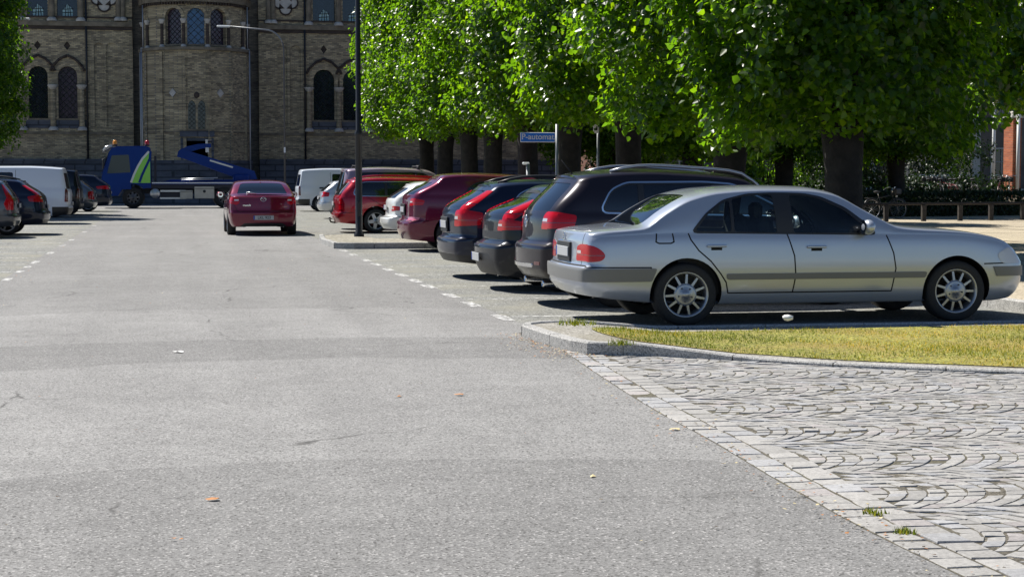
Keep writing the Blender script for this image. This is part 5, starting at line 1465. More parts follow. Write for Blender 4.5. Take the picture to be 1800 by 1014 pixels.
# -- recess walls beside the apse
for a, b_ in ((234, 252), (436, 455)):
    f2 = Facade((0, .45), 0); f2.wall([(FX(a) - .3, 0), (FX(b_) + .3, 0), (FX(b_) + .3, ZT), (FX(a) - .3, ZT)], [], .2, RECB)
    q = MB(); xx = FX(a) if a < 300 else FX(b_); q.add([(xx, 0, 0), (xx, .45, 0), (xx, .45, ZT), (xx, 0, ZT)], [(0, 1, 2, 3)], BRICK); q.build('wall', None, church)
f2 = Facade((0, .6), 0); f2.wall([(FX(252), FZ(13)), (FX(436), FZ(13)), (FX(436), ZT), (FX(252), ZT)], [], .2, BRICK); f2.band(FX(234), FX(455), ZT - .6, ZT, .2, COURSE, 'cornice')
# -- apse: seven facets
AX_, AR = FX(344), 3.12
base_ang = R(26)
nF = 7; stepA = R(25.7); side_w = 2 * AR * math.tan(stepA / 2)
ycen = -.1
for k in range(nF):
    a = (k - 3) * stepA                                   # facet normal leans by a
    nrm = Vector((math.sin(a), -math.cos(a), 0)); cen = Vector((AX_, ycen, 0)) + nrm * AR
    d = Vector((math.cos(a), math.sin(a), 0)); f = Facade((cen.x - d.x * side_w / 2, cen.y - d.y * side_w / 2), a)
    # facets of the lower storey stand a little proud
    zs_ = FZ(92)
    holes = []; c = side_w / 2
    if k == 3:
        door = [(c - .78, .35), (c + .78, .35), (c + .78, FZ(250)), (c - .78, FZ(250))]
        tw = [arch(c - .50, c - .06, FZ(230), FZ(181), 10, True), arch(c + .06, c + .50, FZ(230), FZ(181), 10, True)]; holes = [door] + tw
    lo = [(0, 0), (side_w, 0), (side_w, zs_), (0, zs_)]
    f.wall(lo, holes, .4, BRICK)
    if k == 3:
        dr_ = f.fill(door, -.30, pmat('church_door', (.03, .028, .03), .6, noise=(4, .4)), 'door'); f.ring(door, .18, .05, .1, PLINTH, 'door_frame', dr_)
        for t_ in tw: f.window(t_, PANE, .3, True, .25)
        q = MB(); q.ico(tuple(f.P(c, FZ(172), .0)), .17, BRICKD, 2, (1, .5, 1.1)); q.build('finial', None, church)
        f.band(c - 1.0, c + 1.0, FZ(243), FZ(233), .10, PLINTH, 'lintel')
    if k in (2, 4):
        q = MB(); z = FZ(168); q.prism([(0, -.26), (.22, 0), (0, .26), (-.22, 0)], -.05, .05, STONE, 'XZ'); o = q.build('carved_lozenge', None, church); o.location = f.P(c, z, .02); o.rotation_euler = (0, 0, a)
    f.band(-.09, .09, FZ(283), FZ(98), .09, BRICK, 'pilaster')
    f.band(-.04, side_w + .04, 0, FZ(283), .16, PLINTH, 'plinth'); f.band(-.03, side_w + .03, FZ(236), FZ(233), .05, COURSE, 'string_course')
    f.band(-.05, side_w + .05, FZ(95), FZ(90), .16, COURSE, 'string_course')
    fu = Facade((cen.x - d.x * side_w / 2 - nrm.x * .18, cen.y - d.y * side_w / 2 - nrm.y * .18), a)
    if abs(k - 3) <= 1:
        w_ = arch(c - .50, c + .50, FZ(85), FZ(23), 14); holes = [w_]
    else: holes = []
    fu.wall([(0, zs_), (side_w, zs_), (side_w, FZ(13)), (0, FZ(13))], holes, .4, BRICK)
    if holes:
        g = fu.window(w_, PANEB if k == 3 else PANEP, .28, True, .42 if k == 3 else .3); fu.ring(w_, .20, .05, .08, BRICK, 'arch_moulding', g)
    fu.column(0, FZ(92), FZ(42), .10, shaft=BRICKD, out=.06)
    if k == 6: fu.column(side_w, FZ(92), FZ(42), .10, shaft=BRICKD, out=.06)
    if k in (0,): f.pipe(.35, .2, FZ(94), ZINC, .045)
    q = MB(); z = FZ(13)
    for j in range(8): q.box(tuple(fu.P((j + .5) * side_w / 8, z - .06, .12)), (side_w / 16, .22, .16), BRICKD, rz=a)
    q.build('dentil', None, church)
    fu.band(-.1, side_w + .1, z, z + .4, .28, COURSE, 'cornice')
# pale rods at the apse corners
for px in (250, 437):
    q = MB(); x = FX(px); q.tube([(x, -1.5, .2), (x, -1.5, FZ(92))], .045, 6, ZINC); q.tube([(x + .1 * (1 if px < 300 else -1), -1.2, FZ(88)), (x + .1 * (1 if px < 300 else -1), -1.2, FZ(15))], .04, 6, ZINC); q.build('drainpipe', None, church)
# apse roof and nave behind it
q = MB(); vs = [(AX_ + (AR + .5) * math.sin((k - 3.5) * stepA), ycen - (AR + .5) * math.cos((k - 3.5) * stepA), FZ(13) + .4) for k in range(8)] + [(AX_, 1.5, FZ(13) + 2.6)]
q.add(vs, [(k, k + 1, 8) for k in range(7)], pmat('lead_roof', (.10, .12, .13), .6, noise=(3, .3))); q.build('roof', None, church)
q = MB(); x0, x1 = FX(-160), FX(1010); q.add([(x0, 0, ZT), (x1, 0, ZT), (x1, 9, ZT + 4.5), (x0, 9, ZT + 4.5), (x0, 18, ZT), (x1, 18, ZT), (x0, 18, 0), (x1, 18, 0), (x0, 0, 0), (x1, 0, 0)], [(0, 1, 2, 3), (3, 2, 5, 4), (4, 5, 7, 6), (0, 4, 6, 8), (1, 9, 7, 5)], MAT['lead_roof']); q.build('roof', None, church)

# ---------------------------------------------------------------- blue tow truck
TY = 87.0
truck = empty('tow_truck', (0, TY + 1.25, 0)); tag(truck, 'blue tow truck with green curved panel and folded crane arm', 'truck')
TB = pmat('truck_blue_paint', (.002, .034, .21), .4, spec=.2); TBD = pmat('truck_dark', (.012, .014, .03), .5); TGR = pmat('truck_green', (.16, .58, .02), .35, coat=.6)
TSIL = pmat('truck_aluminium', (.55, .56, .57), .35, .7); TBOX = pmat('truck_toolbox', (.50, .48, .42), .5, noise=(3, .15))
hw = 1.22
cabp = [(-3.42, .62), (-3.44, 1.15), (-3.36, 1.65), (-3.02, 2.78), (-2.86, 3.0), (-2.6, 3.08), (-1.25, 3.10), (-1.02, 3.02), (-.98, 2.8), (-.98, 1.0), (-1.22, 1.0)] + [(-1.87 + .66 * math.cos(a), .55 + .66 * math.sin(a)) for a in [math.pi * (.22 + .56 * k / 8) for k in range(9)]] + [(-2.6, .62)]
q = MB(); q.prism(cabp, -hw + .06, hw - .06, TB, 'XZ')
q.prism([(p[0] * .985 - .03, p[1] * .99 + .015) for p in cabp], -hw, hw, TB, 'XZ'); cab = q.build('cab', None, truck)
def tpanel(name, poly, mat, parent, out=.006, th=.01):
    q = MB(); q.prism(poly, hw + out - th, hw + out, mat, 'XZ'); q.build(name, None, parent); q = MB(); q.prism(poly, -hw - out, -hw - out + th, mat, 'XZ'); return q.build(name, None, parent)
tpanel('cab_window', rnd([(-3.12, 1.72), (-2.88, 2.62), (-2.05, 2.66), (-1.98, 1.78)], .06, 3), pmat('cab_glass', (.012, .03, .045), .12, spec=.4), cab)
tpanel('cab_door', rnd([(-3.2, .95), (-3.2, 1.64), (-1.95, 1.70), (-1.95, .95)], .04, 2), TB, cab, .004, .02)
q = MB(); q.add([(-3.385, -1.08, 1.72), (-3.385, 1.08, 1.72), (-3.04, 1.0, 2.74), (-3.04, -1.0, 2.74)], [(0, 1, 2, 3)], MAT['car_glass']); o = q.build('windscreen', None, cab); o.location.x = -.012
gp_ = [(-1.92, 1.26), (-1.02, 1.26), (-1.02, 2.80), (-1.12, 2.78), (-1.40, 2.45), (-1.62, 2.05), (-1.80, 1.62)]
g = tpanel('green_panel', gp_, TGR, cab, .010, .012)
for dx, w in ((.34, .06), (-.06, .05)):
    line = [(-1.90 + dx, 1.28), (-1.76 + dx, 1.66), (-1.56 + dx, 2.08), (-1.34 + dx * .9, 2.46), (-1.06 + dx * .2, 2.82)]
    ql = MB()
    for a, b_ in zip(line[:-1], line[1:]):
        d = (Vector(b_) - Vector(a)).normalized(); n_ = Vector((-d.y, d.x)) * w
        ql.prism([tuple(Vector(a) - n_), tuple(Vector(b_) - n_), tuple(Vector(b_) + n_), tuple(Vector(a) + n_)], -hw - .018, -hw - .004, TB if dx > 0 else TSIL, 'XZ')
    ql.build('curved_stripe', None, g)
q = MB(); q.tube([(-3.28, -1.15, 2.86), (-3.14, -1.15, 3.03), (-2.86, -1.15, 3.10)], .07, 6, TSIL); q.prism([(-3.34, 2.78), (-3.22, 2.98), (-2.9, 3.10), (-2.88, 3.06), (-3.14, 2.9)], -1.1, 1.1, TSIL, 'XZ'); q.build('sun_visor', None, truck)
for x, col, nm in ((-2.72, (.9, .32, .02), 'amber'), (-1.16, (.55, .01, .01), 'red')):
    q = MB(); q.lathe([(.10, 3.1), (.12, 3.14), (.12, 3.17)], 12, TBD); q.lathe([(.115, 3.17), (.115, 3.30), (.08, 3.37), (.001, 3.39)], 14, pmat('beacon_' + nm, col, .12, coat=1)); o = q.build('beacon', None, truck); o.location = (x, -.75, 0); tag(o, nm + ' beacon')
q = MB()
for y in (-.42, .42): q.box((1.1, y, .85), (5.6, .10, .26), TBD)
q.box((1.6, 0, 1.08), (5.3, 2.3, .2), TBD); q.build('chassis', None, truck)
q = MB(); q.box((1.65, 0, 1.235), (5.2, 2.46, .10), TB); q.box((1.65, -1.235, 1.262), (5.2, .03, .055), TSIL); q.box((1.65, 1.235, 1.262), (5.2, .03, .055), TSIL); q.box((-.78, 0, 1.95), (.10, 1.9, 1.3), TBD); q.build('deck', None, truck)
q = MB(); q.prism([(-.9, 1.3), (-.5, 1.3), (-.05, 1.42), (3.9, 1.42), (3.9, 1.3)], -.5, .5, TB, 'XZ'); q.tube([(.5, -.9, 1.46), (2.3, -.9, 1.52)], .03, 6, TSIL); q.tube([(.5, -.98, 1.40), (2.1, -.98, 1.44)], .025, 6, TSIL); q.build('deck_frame', None, truck)
# folded crane
q = MB(); q.prism([(.30, 2.58), (.36, 2.86), (.62, 2.95), (4.15, 1.86), (4.3, 1.45), (3.6, 1.40), (3.0, 1.60), (.70, 2.46)], -.32, .12, TB, 'XZ'); q.box((2.5, -.1, 2.22), (1.2, .5, .08), TSIL, tilt=Matrix.Rotation(R(17), 3, 'Y')); arm = q.build('crane_arm', None, truck)
q = MB(); q.prism([(.34, 2.66), (.42, 2.92), (.8, 3.10), (1.35, 3.22), (2.0, 3.25), (2.0, 3.05), (1.45, 2.98), (.95, 2.82), (.62, 2.62)], -.26, .06, TB, 'XZ'); q.box((1.78, -.1, 3.28), (.10, .3, .34), TSIL); q.box((1.95, -.1, 3.36), (.22, .2, .14), TBD, bev=.03); q.box((1.80, -.29, 2.92), (.16, .05, .24), TSIL); q.build('crane_jib', None, truck)
q = MB(); q.tube([(.55, -.1, 2.66), (2.2, -.1, 1.98), (3.4, -.1, 1.55)], .10, 8, TBD); q.build('hydraulic_ram', None, arm)
q = MB(); q.box((3.5, 0, 1.45), (.8, .9, .5), TB, bev=.06); q.build('crane_base', None, truck)
for (x, z, w, h, m_, nm) in ((.73, .68, .62, .42, TBOX, 'toolbox'), (1.62, .78, .98, .60, TBOX, 'toolbox')):
    q = MB(); q.box((x, -.98, z), (w, .46, h), m_, bev=.02); q.box((x, -1.215, z + h * .32), (w * .96, .012, .02), TBD); t_ = q.build(nm, None, truck)
    if w > .8: q = MB(); q.lathe([(.075, -1.222), (.075, -1.20)], 14, TBD, 'Y', (0, 0, 0)); q.lathe([(.001, -1.222), (.075, -1.222)], 14, TBD, 'Y', (0, 0, 0)); o = q.build('lock', None, t_); o.location = (x + .0, 0, z + .06)
q = MB(); q.lathe([(.001, -.62), (.22, -.62), (.25, -.58), (.25, -.02), (.22, .02), (.001, .02)], 18, TSIL, 'Y', (0, 0, 0)); o = q.build('fuel_tank', None, truck); o.location = (-.80, -.55, .74)
q = MB(); q.box((.08, -1.12, .86), (1.25, .05, .09), TSIL); q.box((.08, -1.12, .50), (1.3, .05, .08), TSIL); q.box((.08, -.8, .68), (1.2, .5, .28), TBD); q.build('side_guard', None, truck)
tt, tr_ = wheel_meshes(.53, .30, .30, (8, .10, .62, 0), MAT['dark_alloy'])
w0 = None
for x in (-1.87, 2.62):
    for sg in (-1, 1):
        if w0 is None: w = tt.build('wheel', None, truck); r0 = tr_.build('rim', None, w); w0 = (w, r0)
        else: w = w0[0].copy(); COL.objects.link(w); r1 = w0[1].copy(); COL.objects.link(r1); r1.parent = w
        w.parent = truck; w.location = (x, sg * 1.04, .53); w.rotation_euler = (0, random.random(), 0 if sg > 0 else math.pi)
q = MB(); q.prism([(2.62 + .66 * math.cos(math.pi * k / 10), .60 + .62 * math.sin(math.pi * k / 10)) for k in range(11)] + [(2.62 + .61 * math.cos(math.pi * k / 10), .60 + .57 * math.sin(math.pi * k / 10)) for k in range(10, -1, -1)], -1.2, -.85, TBD, 'XZ'); q.build('mudguard', None, truck)
q = MB(); q.box((-3.3, -1.36, 2.2), (.10, .22, .5), MAT['black_plastic'], bev=.04); q.tube([(-3.1, -1.2, 2.5), (-3.3, -1.36, 2.44)], .02, 6, MAT['black_plastic']); q.build('mirror', None, truck)
q = MB(); q.box((4.2, 0, .75), (.08, 2.3, .16), TBD); q.box((4.26, -.85, .85), (.05, .35, .12), MAT['red_lamp']); q.box((-3.4, 0, .55), (.2, 2.3, .3), TBD, bev=.06); q.build('bumper', None, truck)

# ---------------------------------------------------------------- street furniture
DKP = pmat('weathered_steel', (.09, .09, .09), .6); PALEP = pmat('galvanised_steel', (.24, .25, .26), .5, .5, noise=(3, .15)); LAMPW = pmat('lamp_white', (.75, .77, .78), .35)
def lamp_curved(x, y, h, reach, lab, r=.055):
    t = empty('street_lamp', (x, y, 0)); tag(t, lab, 'street lamp')
    q = MB(); sg = 1 if reach > 0 else -1; pts = [(0, 0, 0), (0, 0, h - 1.2)] + [(sg * 1.0 * (1 - math.cos(a)), 0, h - 1.2 + 1.1 * math.sin(a)) for a in [math.pi / 2 * k / 8 for k in range(1, 9)]] + [(reach, 0, h + .06)]
    q.tube(pts[:4], [r * 1.3, r, r, r], 10, DKP); q.tube(pts[3:], [r] * (len(pts) - 4) + [r * .7], 10, PALEP); q.build('pole', None, t)
    q = MB(); q.box((reach + sg * .25, 0, h + .05), (.75, .26, .10), LAMPW, bev=.045); q.box((reach + sg * .27, 0, h - .005), (.5, .2, .02), MAT['clear_lamp']); q.build('lamp_head', None, t); return t
t = lamp_curved(6.15, 95, 9.7, -3.0, 'slender curved street lamp reaching over in front of the church apse', .045)
q = MB(); q.box((0, -.06, 3.05), (.10, .01, .30), LAMPW); q.build('pole_label', None, t)
lamp_curved(-8.1, 77.5, 8.35, 1.55, 'white headed street lamp poking out of the upper left lime tree')
t = empty('lamp_post', (4.33, 40.2, .115)); tag(t, 'tall black lamp post standing on the kerbed island', 'lamp post')
q = MB(); q.lathe([(.12, 0), (.12, .06), (.083, .10), (.078, 2.35), (.092, 2.37), (.092, 2.45), (.062, 2.5), (.055, 8.2), (.03, 8.3)], 16, IRON); q.build('pole', None, t)
q = MB(); q.box((0, -.079, .65), (.09, .012, .34), IRON, bev=.004); q.build('access_door', None, t)
q = MB(); q.tube([(-.5, 0, 8.1), (0, 0, 8.2), (.5, 0, 8.1)], .03, 8, IRON); q.build('bracket', None, t)
for sg in (-1, 1): q = MB(); q.lathe([(.05, 8.1), (.2, 8.0), (.26, 7.85), (.001, 7.82)], 16, IRON, 'Z', (sg * .5, 0, 0)); q.build('lantern', None, t)
SB = pmat('sign_blue', (.02, .20, .75), .4); SW = pmat('sign_white', (.78, .80, .82), .4)
t = empty('street_sign', (wp(979, 240, 36.6)[0], 36.6, .115)); sx_ = .835; tag(t, 'blue parking meter sign with white lettering on a grey post', 'sign')
q = MB(); q.tube([(0, 0, 0), (0, 0, 2.55)], .034, 10, PALEP); q.build('post', None, t)
q = MB(); q.box((-.435, -.02, 2.26), (.78, .02, .215), SW, bev=.01); q.box((-.435, -.0315, 2.26), (.75, .004, .185), SB); pn = q.build('sign_panel', None, t)
text_obj('sign_lettering', 'P-automat', .175, SW, pn, (-.435, -.037, 2.27), (math.pi / 2, 0, 0), .004, 1.0)
t = empty('small_sign', (10.08, 40.0, .1)); tag(t, 'small white sign with a black symbol on a thin post', 'sign')
q = MB(); q.tube([(0, 0, 0), (0, 0, 2.75)], .03, 8, PALEP); q.build('post', None, t)
q = MB(); q.box((-.06, -.04, 2.57), (.13, .012, .21), SW); q.box((-.065, -.048, 2.56), (.07, .004, .06), MAT['plate_text']); q.box((-.045, -.048, 2.61), (.03, .004, .03), MAT['plate_text']); q.build('sign_panel', None, t)
t = empty('marker_post', (8.36, 40.0, .1)); tag(t, 'slim pale post with a short angled top above the wine crossover', 'post')
q = MB(); q.tube([(0, 0, 0), (0, 0, 1.72)], .045, 10, PALEP); q.build('post', None, t)
q = MB(); q.box((-.05, 0, 1.74), (.17, .08, .06), LAMPW, bev=.02); q.build('post_head', None, t)

# ---- low rail with posts, terrace and bicycles
WOOD = pmat('dark_timber', (.025, .02, .017), .8, noise=(8, .4)); WOODL = pmat('grey_timber', (.035, .03, .027), .8, noise=(8, .3))
pA, pB = Vector(gp(1540, 390, .1)), Vector(gp(1860, 386, .1)); dv = (pB - pA).normalized()
t = empty('rail_fence', (0, 0, .1)); tag(t, 'low dark timber rail on short posts behind the paved strip', 'fence')
q = MB(); q.tube([(pA.x - dv.x * 3, pA.y - dv.y * 3, .56), (pB.x, pB.y, .56)], .05, 6, WOOD, smooth=False); q.build('rail', None, t)
for px_f in (1510, 1597, 1683, 1757, 1835):
    p = Vector(gp(px_f, 388, .1)); p = pA + dv * ((p - pA).dot(dv)); q = MB(); q.box((0, 0, .26), (.14, .14, .54), WOODL, bev=.015); o = q.build('post', None, t); o.location = (p.x, p.y, 0)
slab('terrace', [(17.5, 58.5), (60, 63.5), (60, 84), (17.5, 84)], .0, .52, EARTH)
def hedge_leaves(cx, cy, lx, ly, h, rot, seed, n):
    g = np.random.default_rng(seed); p = np.stack([g.uniform(-lx, lx, n), g.uniform(-ly, ly, n), g.uniform(.02, h, n)], 1); e = g.random(n) < .5; p[e, 1] = -ly + g.normal(0, .05, e.sum()); tp = g.random(n) < .25; p[tp, 2] = h + g.normal(0, .05, tp.sum())
    nr = np.tile(np.array([[0, -.6, .5]]), (n, 1)); return p, nr
t = empty('hedge', (28.6, 58.9, .1)); t.rotation_euler.z = math.atan2(dv.y, dv.x)
p_, n_ = hedge_leaves(0, 0, 9.5, .5, .88, 0, 3, 16000)
o = bpy.data.objects.new('foliage', leaves_mesh('foliage', p_, n_, .09, DARKLEAF, 8)); COL.objects.link(o); o.parent = t
q = MB()
for k in range(24): x = -9.2 + k * .8; q.tube([(x, 0, -.02), (x + .1, .1, .4), (x - .05, -.1, .8)], [.03, .02, .008], 5, BARK)
q.build('stem', None, t, recalc=False); tag(t, 'clipped low dark hedge running behind the timber rail', 'hedge')

BKS = [pmat('bike_black', (.015, .015, .017), .35, coat=.5), pmat('bike_green', (.02, .06, .045), .35, coat=.5), pmat('bike_red', (.16, .015, .02), .35, coat=.5)]
def make_bike(fm):
    t = empty('bicycle', (0, 0, 0)); R_ = .345
    w0 = None
    for x in (0, 1.08):
        q = MB(); q.lathe([(R_ - .028, -.014), (R_ - .03, 0), (R_ - .028, .014), (R_ - .004, .012), (R_, 0), (R_ - .004, -.012), (R_ - .028, -.014)], 32, MAT['rubber'], 'Y')
        if w0 is None: w = q.build('wheel', None, t)
        else: w = w0.copy(); COL.objects.link(w)
        w.parent = t; w.location = (x, 0, R_)
        if w0 is None:
            q = MB(); q.lathe([(R_ - .03, -.012), (R_ - .045, 0), (R_ - .03, .012)], 32, MAT['alloy'], 'Y'); q.lathe([(.03, -.04), (.03, .04)], 10, MAT['alloy'], 'Y')
            for k in range(16): a = 2 * math.pi * k / 16; q.tube([(.02 * math.cos(a), .02 * (-1) ** k, .02 * math.sin(a)), ((R_ - .04) * math.cos(a + .1), 0, (R_ - .04) * math.sin(a + .1))], .0025, 4, MAT['alloy'], cap=False)
            rm = q.build('rim', None, w, recalc=False); w0 = w; r0 = rm
        else: r = r0.copy(); COL.objects.link(r); r.parent = w
    q = MB()
    for a, b_, r in (((.44, 0, .30), (.28, 0, .80), .016), ((.44, 0, .30), (.88, 0, .72), .018), ((.30, 0, .72), (.86, 0, .82), .016), ((.44, 0, .30), (0, 0, R_), .010), ((.29, 0, .76), (0, 0, R_), .009), ((.88, 0, .72), (.85, 0, .90), .018), ((.88, 0, .72), (.94, .0, .62), .014)): q.tube([a, b_], r, 7, fm)
    for y in (.05, -.05): q.tube([(.94, y, .66), (1.0, y, .5), (1.08, y, R_)], .010, 6, fm)
    q.build('frame', None, t)
    q = MB(); q.ico((.22, 0, .93), .13, MAT['interior'], 2, (1.0, .75, .35)); q.tube([(.28, 0, .78), (.24, 0, .92)], .013, 6, MAT['chrome']); q.build('saddle', None, t)
    q = MB(); q.tube([(.70, -.29, 1.02), (.80, -.26, 1.08), (.86, -.12, 1.10), (.85, 0, 1.04), (.86, .12, 1.10), (.80, .26, 1.08), (.70, .29, 1.02)], .012, 7, MAT['chrome']); q.tube([(.85, 0, .88), (.85, 0, 1.05)], .013, 6, MAT['chrome']); q.build('handlebar', None, t)
    for x in (0, 1.08):
        q = MB(); q.tube([(x + (R_ + .02) * math.cos(a), 0, R_ + (R_ + .02) * math.sin(a)) for a in [math.pi * (.15 + .85 * k / 8) for k in range(9)]], .016, 5, fm); q.build('mudguard', None, t)
    q = MB(); q.tube([(-.25, -.06, .72), (.2, -.06, .74)], .007, 5, fm); q.tube([(-.25, .06, .72), (.2, .06, .74)], .007, 5, fm); q.tube([(-.2, 0, .72), (0, 0, R_)], .007, 5, fm); q.box((1.0, 0, .93), (.26, .34, .22), MAT['black_plastic'], bev=.04); q.build('basket', None, t)
    q = MB(); q.ico((1.02, 0, .78), .04, MAT['clear_lamp'], 2); q.build('headlamp', None, t)
    q = MB(); q.tube([(.44, -.06, .30), (.44, -.09, .30), (.36, -.10, .16)], .010, 5, MAT['alloy']); q.tube([(.44, .06, .30), (.44, .09, .30), (.52, .10, .44)], .010, 5, MAT['alloy']); q.build('pedal', None, t)
    return t
protos = [make_bike(m_) for m_ in BKS]; useb = [False] * 3
def put_bike(k, x, y, z, rz, lab):
    t = protos[k] if not useb[k] else copy_tree(protos[k]); useb[k] = True
    t.location = (x, y, z); t.rotation_euler = (R(random.uniform(-5, 5)), 0, rz); tag(t, lab, 'bicycle', 'bicycles by the hedge'); return t
bx_, by_ = gp(1520, 385, .1); put_bike(0, bx_ + .1, by_ - .4, .1, R(12), 'bicycle standing before the rail with its front wheel by the bonnet')
bx_, by_ = gp(1502, 380, .1); put_bike(1, bx_, by_ + .4, .1, R(30), 'bicycle leaning behind the frontmost one at the rail')
labs = ['first bicycle from the left above the hedge', 'second bicycle from the left above the hedge', 'third bicycle from the left above the hedge', 'fourth bicycle from the left above the hedge', 'fifth bicycle from the left above the hedge', 'sixth bicycle from the left above the hedge', 'seventh bicycle from the left above the hedge, by the white pole']
for i, px_b in enumerate((1632, 1650, 1670, 1690, 1712, 1752, 1778)):
    d = ray(px_b, 340); k_ = 64.0 / d.y; put_bike((i * 2 + 1) % 3, d.x * k_, 64.0 + random.uniform(-.3, .3), .52, R(random.uniform(55, 100)), labs[i])

# ---------------------------------------------------------------- building and brick pier at the right
PLAST = pmat('grey_plaster', (.13, .115, .10), .9, noise=(1.2, .25)); PALEW = pmat('pale_plaster', (.46, .46, .42), .9, noise=(1.5, .2)); REDB = brick_mat('red_brick', (.50, .13, .045), (.36, .085, .035), (.30, .22, .16)); WPIPE = pmat('white_pipe', (.75, .75, .72), .4)
bld = empty('brick_house', (40, 92, 0)); tag(bld, 'dark walled house behind the lime trees with pale pilasters', 'house')
f = Facade((22.5, 88.0), 0)
def hp(poly): return poly
class HF(Facade):
    pass
ww_ = 40.0; holes = []
for k in range(13):
    u = 1.2 + k * 3.0
    for z0, z1 in ((1.1, 3.1), (4.6, 6.8), (8.2, 10.2)): holes.append([(u, z0), (u + 1.3, z0), (u + 1.3, z1), (u, z1)])
_c = church; church = bld                     # facade pieces parent to the house here
def local(o): o.location = (-40, -92, 0); return o
local(f.wall([(0, 0), (ww_, 0), (ww_, 12), (0, 12)], holes, .25, PLAST))
for h in holes:
    g = local(f.fill(h, -.18, PANE, 'window')); fr_ = f.ring(h, .09, .03, .08, PALEW, 'frame', g, 0)
    q = MB(); c = (h[0][0] + h[1][0]) / 2; q.tube([f.P(c, h[0][1], -.15), f.P(c, h[2][1], -.15)], .035, 4, PALEW, smooth=False); q.tube([f.P(h[0][0], h[0][1] + 1.3, -.15), f.P(h[1][0], h[0][1] + 1.3, -.15)], .03, 4, PALEW, smooth=False); q.build('sash', None, g)
for u in (5.0, 9.6, 14.9, 21, 27): local(f.band(u, u + .45, 0, 12, .12, PALEW, 'pilaster'))
local(f.band(0, ww_, 0, .9, .10, PALEW, 'plinth')); local(f.band(0, ww_, 11.6, 12.0, .4, PALEW, 'cornice'))
q = MB(); q.add([(22.2, 87.6, 12), (62.8, 87.6, 12), (62.8, 93, 15.5), (22.2, 93, 15.5), (22.2, 98, 12), (62.8, 98, 12), (22.2, 98, 0), (62.8, 98, 0), (22.2, 88, 0), (62.8, 88, 0)], [(0, 1, 2, 3), (3, 2, 5, 4), (4, 5, 7, 6), (0, 4, 6, 8), (1, 9, 7, 5)], pmat('roof_tile', (.14, .06, .04), .85, noise=(3, .3))); local(q.build('roof', None, bld))
church = _c
t = empty('garden_wall', (37.2, 79.6, .5)); q = MB(); q.box((0, 0, 1.15), (4.2, .35, 2.3), PALEW, bev=.02); q.build('wall', None, t); q = MB(); q.box((0, 0, 2.36), (4.4, .5, .12), PLAST, bev=.02); q.build('coping', None, t); tag(t, 'pale plastered garden wall seen between the dark shrubs', 'wall')
x0, _ = wp(1762, 240, 79.6)
t = empty('brick_pier', (x0 + .35, 79.2, .5)); tag(t, 'sunlit red brick pier with a round ornament on top', 'pier')
q = MB(); q.box((0, 0, 1.95), (.46, .95, 4.1), REDB); q.build('shaft', None, t)
q = MB(); q.box((0, 0, 4.06), (.62, 1.1, .16), PALEW, bev=.03); q.build('cap', None, t)
q = MB(); q.tube([(.0, .0 + .26 * math.cos(a), 4.50 + .26 * math.sin(a)) for a in [2 * math.pi * k / 20 for k in range(21)]], .07, 8, STONE, cap=False); q.tube([(0, 0, 4.14), (0, 0, 4.26)], .09, 8, STONE); q.ico((0, 0, 4.86), .08, STONE, 2); q.build('round_ornament', None, t)
for pxp, z1, lab in ((1747, 5.0, 'white pole left of the sunlit brick pier'), (1790, 4.2, 'white pole right of the sunlit brick pier')):
    xx, _ = wp(pxp, 250, 78.5); t = empty('white_pole', (xx, 78.5, .5)); q = MB(); q.tube([(0, 0, 0), (0, 0, z1)], .085, 10, WPIPE); q.build('pole', None, t); q = MB(); q.lathe([(.11, z1), (.11, z1 + .04), (.02, z1 + .12)], 10, WPIPE); q.build('pole_cap', None, t); tag(t, lab, 'pole', 'white poles by the pier')

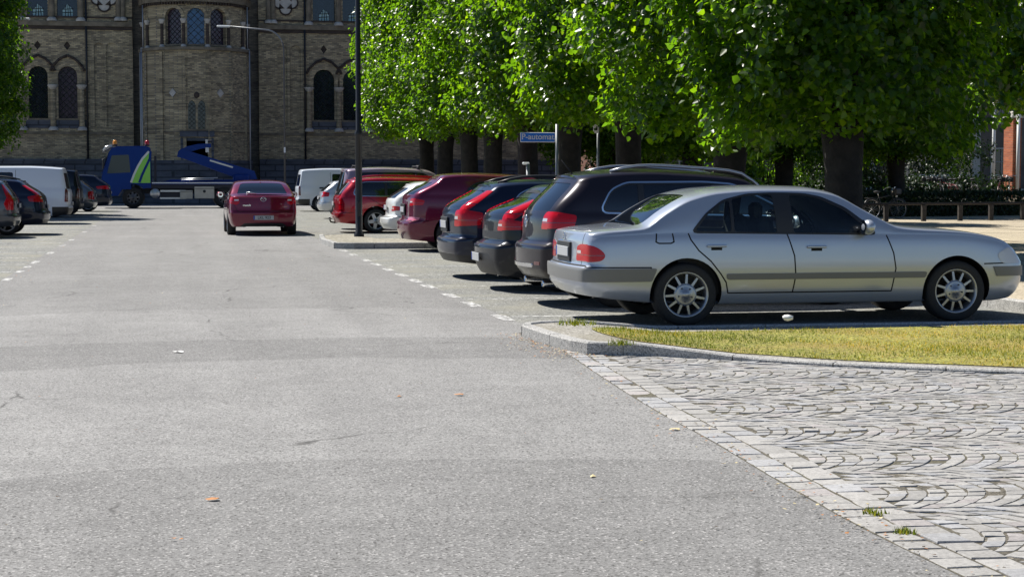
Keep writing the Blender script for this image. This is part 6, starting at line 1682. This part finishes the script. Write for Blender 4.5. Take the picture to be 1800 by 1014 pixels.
# ---------------------------------------------------------------- litter and fallen leaves
def flat_leaf(px, py, size, mat, name, lab, cat, z=.004, rz=0):
    x, y = gp(px, py, z); q = MB(); n = 10; vs = [(0, 0, .012)]
    for k in range(n):
        a = 2 * math.pi * k / n; r = size * (.75 + .35 * ((k * 7) % 3) / 2); vs.append((r * math.cos(a) * 1.3, r * math.sin(a) * .8, random.uniform(.0, size * .35)))
    q.add(vs, [(0, 1 + k, 1 + (k + 1) % n) for k in range(n)], mat, True); o = q.build(name); o.location = (x, y, z); o.rotation_euler.z = rz; tag(o, lab, cat, 'litter on the ground'); return o
LO = pmat('orange_leaf', (.42, .17, .04), .7); LY = pmat('yellow_leaf', (.62, .52, .28), .7); PW = pmat('paper_white', (.8, .8, .78), .6)
flat_leaf(375, 878, .028, LO, 'fallen_leaf', 'curled orange leaf alone on the near asphalt', 'leaf')
flat_leaf(1187, 755, .03, LY, 'fallen_leaf', 'pale yellow leaf on asphalt near the gutter setts', 'leaf', rz=.3)
flat_leaf(1042, 837, .018, LY, 'fallen_leaf', 'small straw coloured leaf on near asphalt left of the gutter', 'leaf', rz=1.0)
flat_leaf(315, 619, .04, PW, 'paper_scrap', 'white paper scrap on the dark patch across the road', 'paper')
flat_leaf(702, 697, .018, LO, 'fallen_leaf', 'small brown leaf in the middle of the road', 'leaf', rz=.8)
flat_leaf(808, 694, .03, LO, 'twig_leaf', 'thin reddish leaf stalk on the road right of centre', 'leaf', rz=-.4)
x, y = gp(1385, 563, .1); q = MB(); q.ico((0, 0, .025), .048, PW, 2, (1.2, .8, .6), .4); o = q.build('crumpled_paper'); o.location = (x, y, .10); tag(o, 'crumpled white paper lying on the verge below the saloon sill', 'paper')
# scattered crumbs of dry leaves and grit near the kerb nose and gutter
V = []; F = []
for k in range(1700):
    m_ = random.random()
    if m_ < .5: x = random.gauss(3.25, .16); y = random.uniform(13.6, 15.9)
    elif m_ < .76: s_ = random.random() * (len(g_out) - 2); i = int(s_); x = g_out[i][0] + random.gauss(0, .10); y = g_out[i][1] + random.uniform(-.1, .1)
    elif m_ < .88: x = random.gauss(-2.4, .25); y = random.uniform(24, 60)
    else: x = random.uniform(-2.2, 3.3); y = random.uniform(6.5, 40)
    s_ = random.uniform(.004, .013); a = random.random() * 6.28; b_ = len(V); z = .010
    V += [(x + s_ * math.cos(a + j * 1.57), y + s_ * math.sin(a + j * 1.57) * .6, z + random.random() * s_ * .6) for j in range(4)]; F.append((b_, b_ + 1, b_ + 2, b_ + 3))
me = bpy.data.meshes.new('leaf_litter'); me.from_pydata(V, [], F)
for m_ in (LO, LY, MAT['earth']): me.materials.append(m_)
me.polygons.foreach_set('material_index', [random.choice((0, 0, 1, 2, 2)) for _ in F])
o = bpy.data.objects.new('leaf_litter', me); COL.objects.link(o); tag(o, kind='stuff')
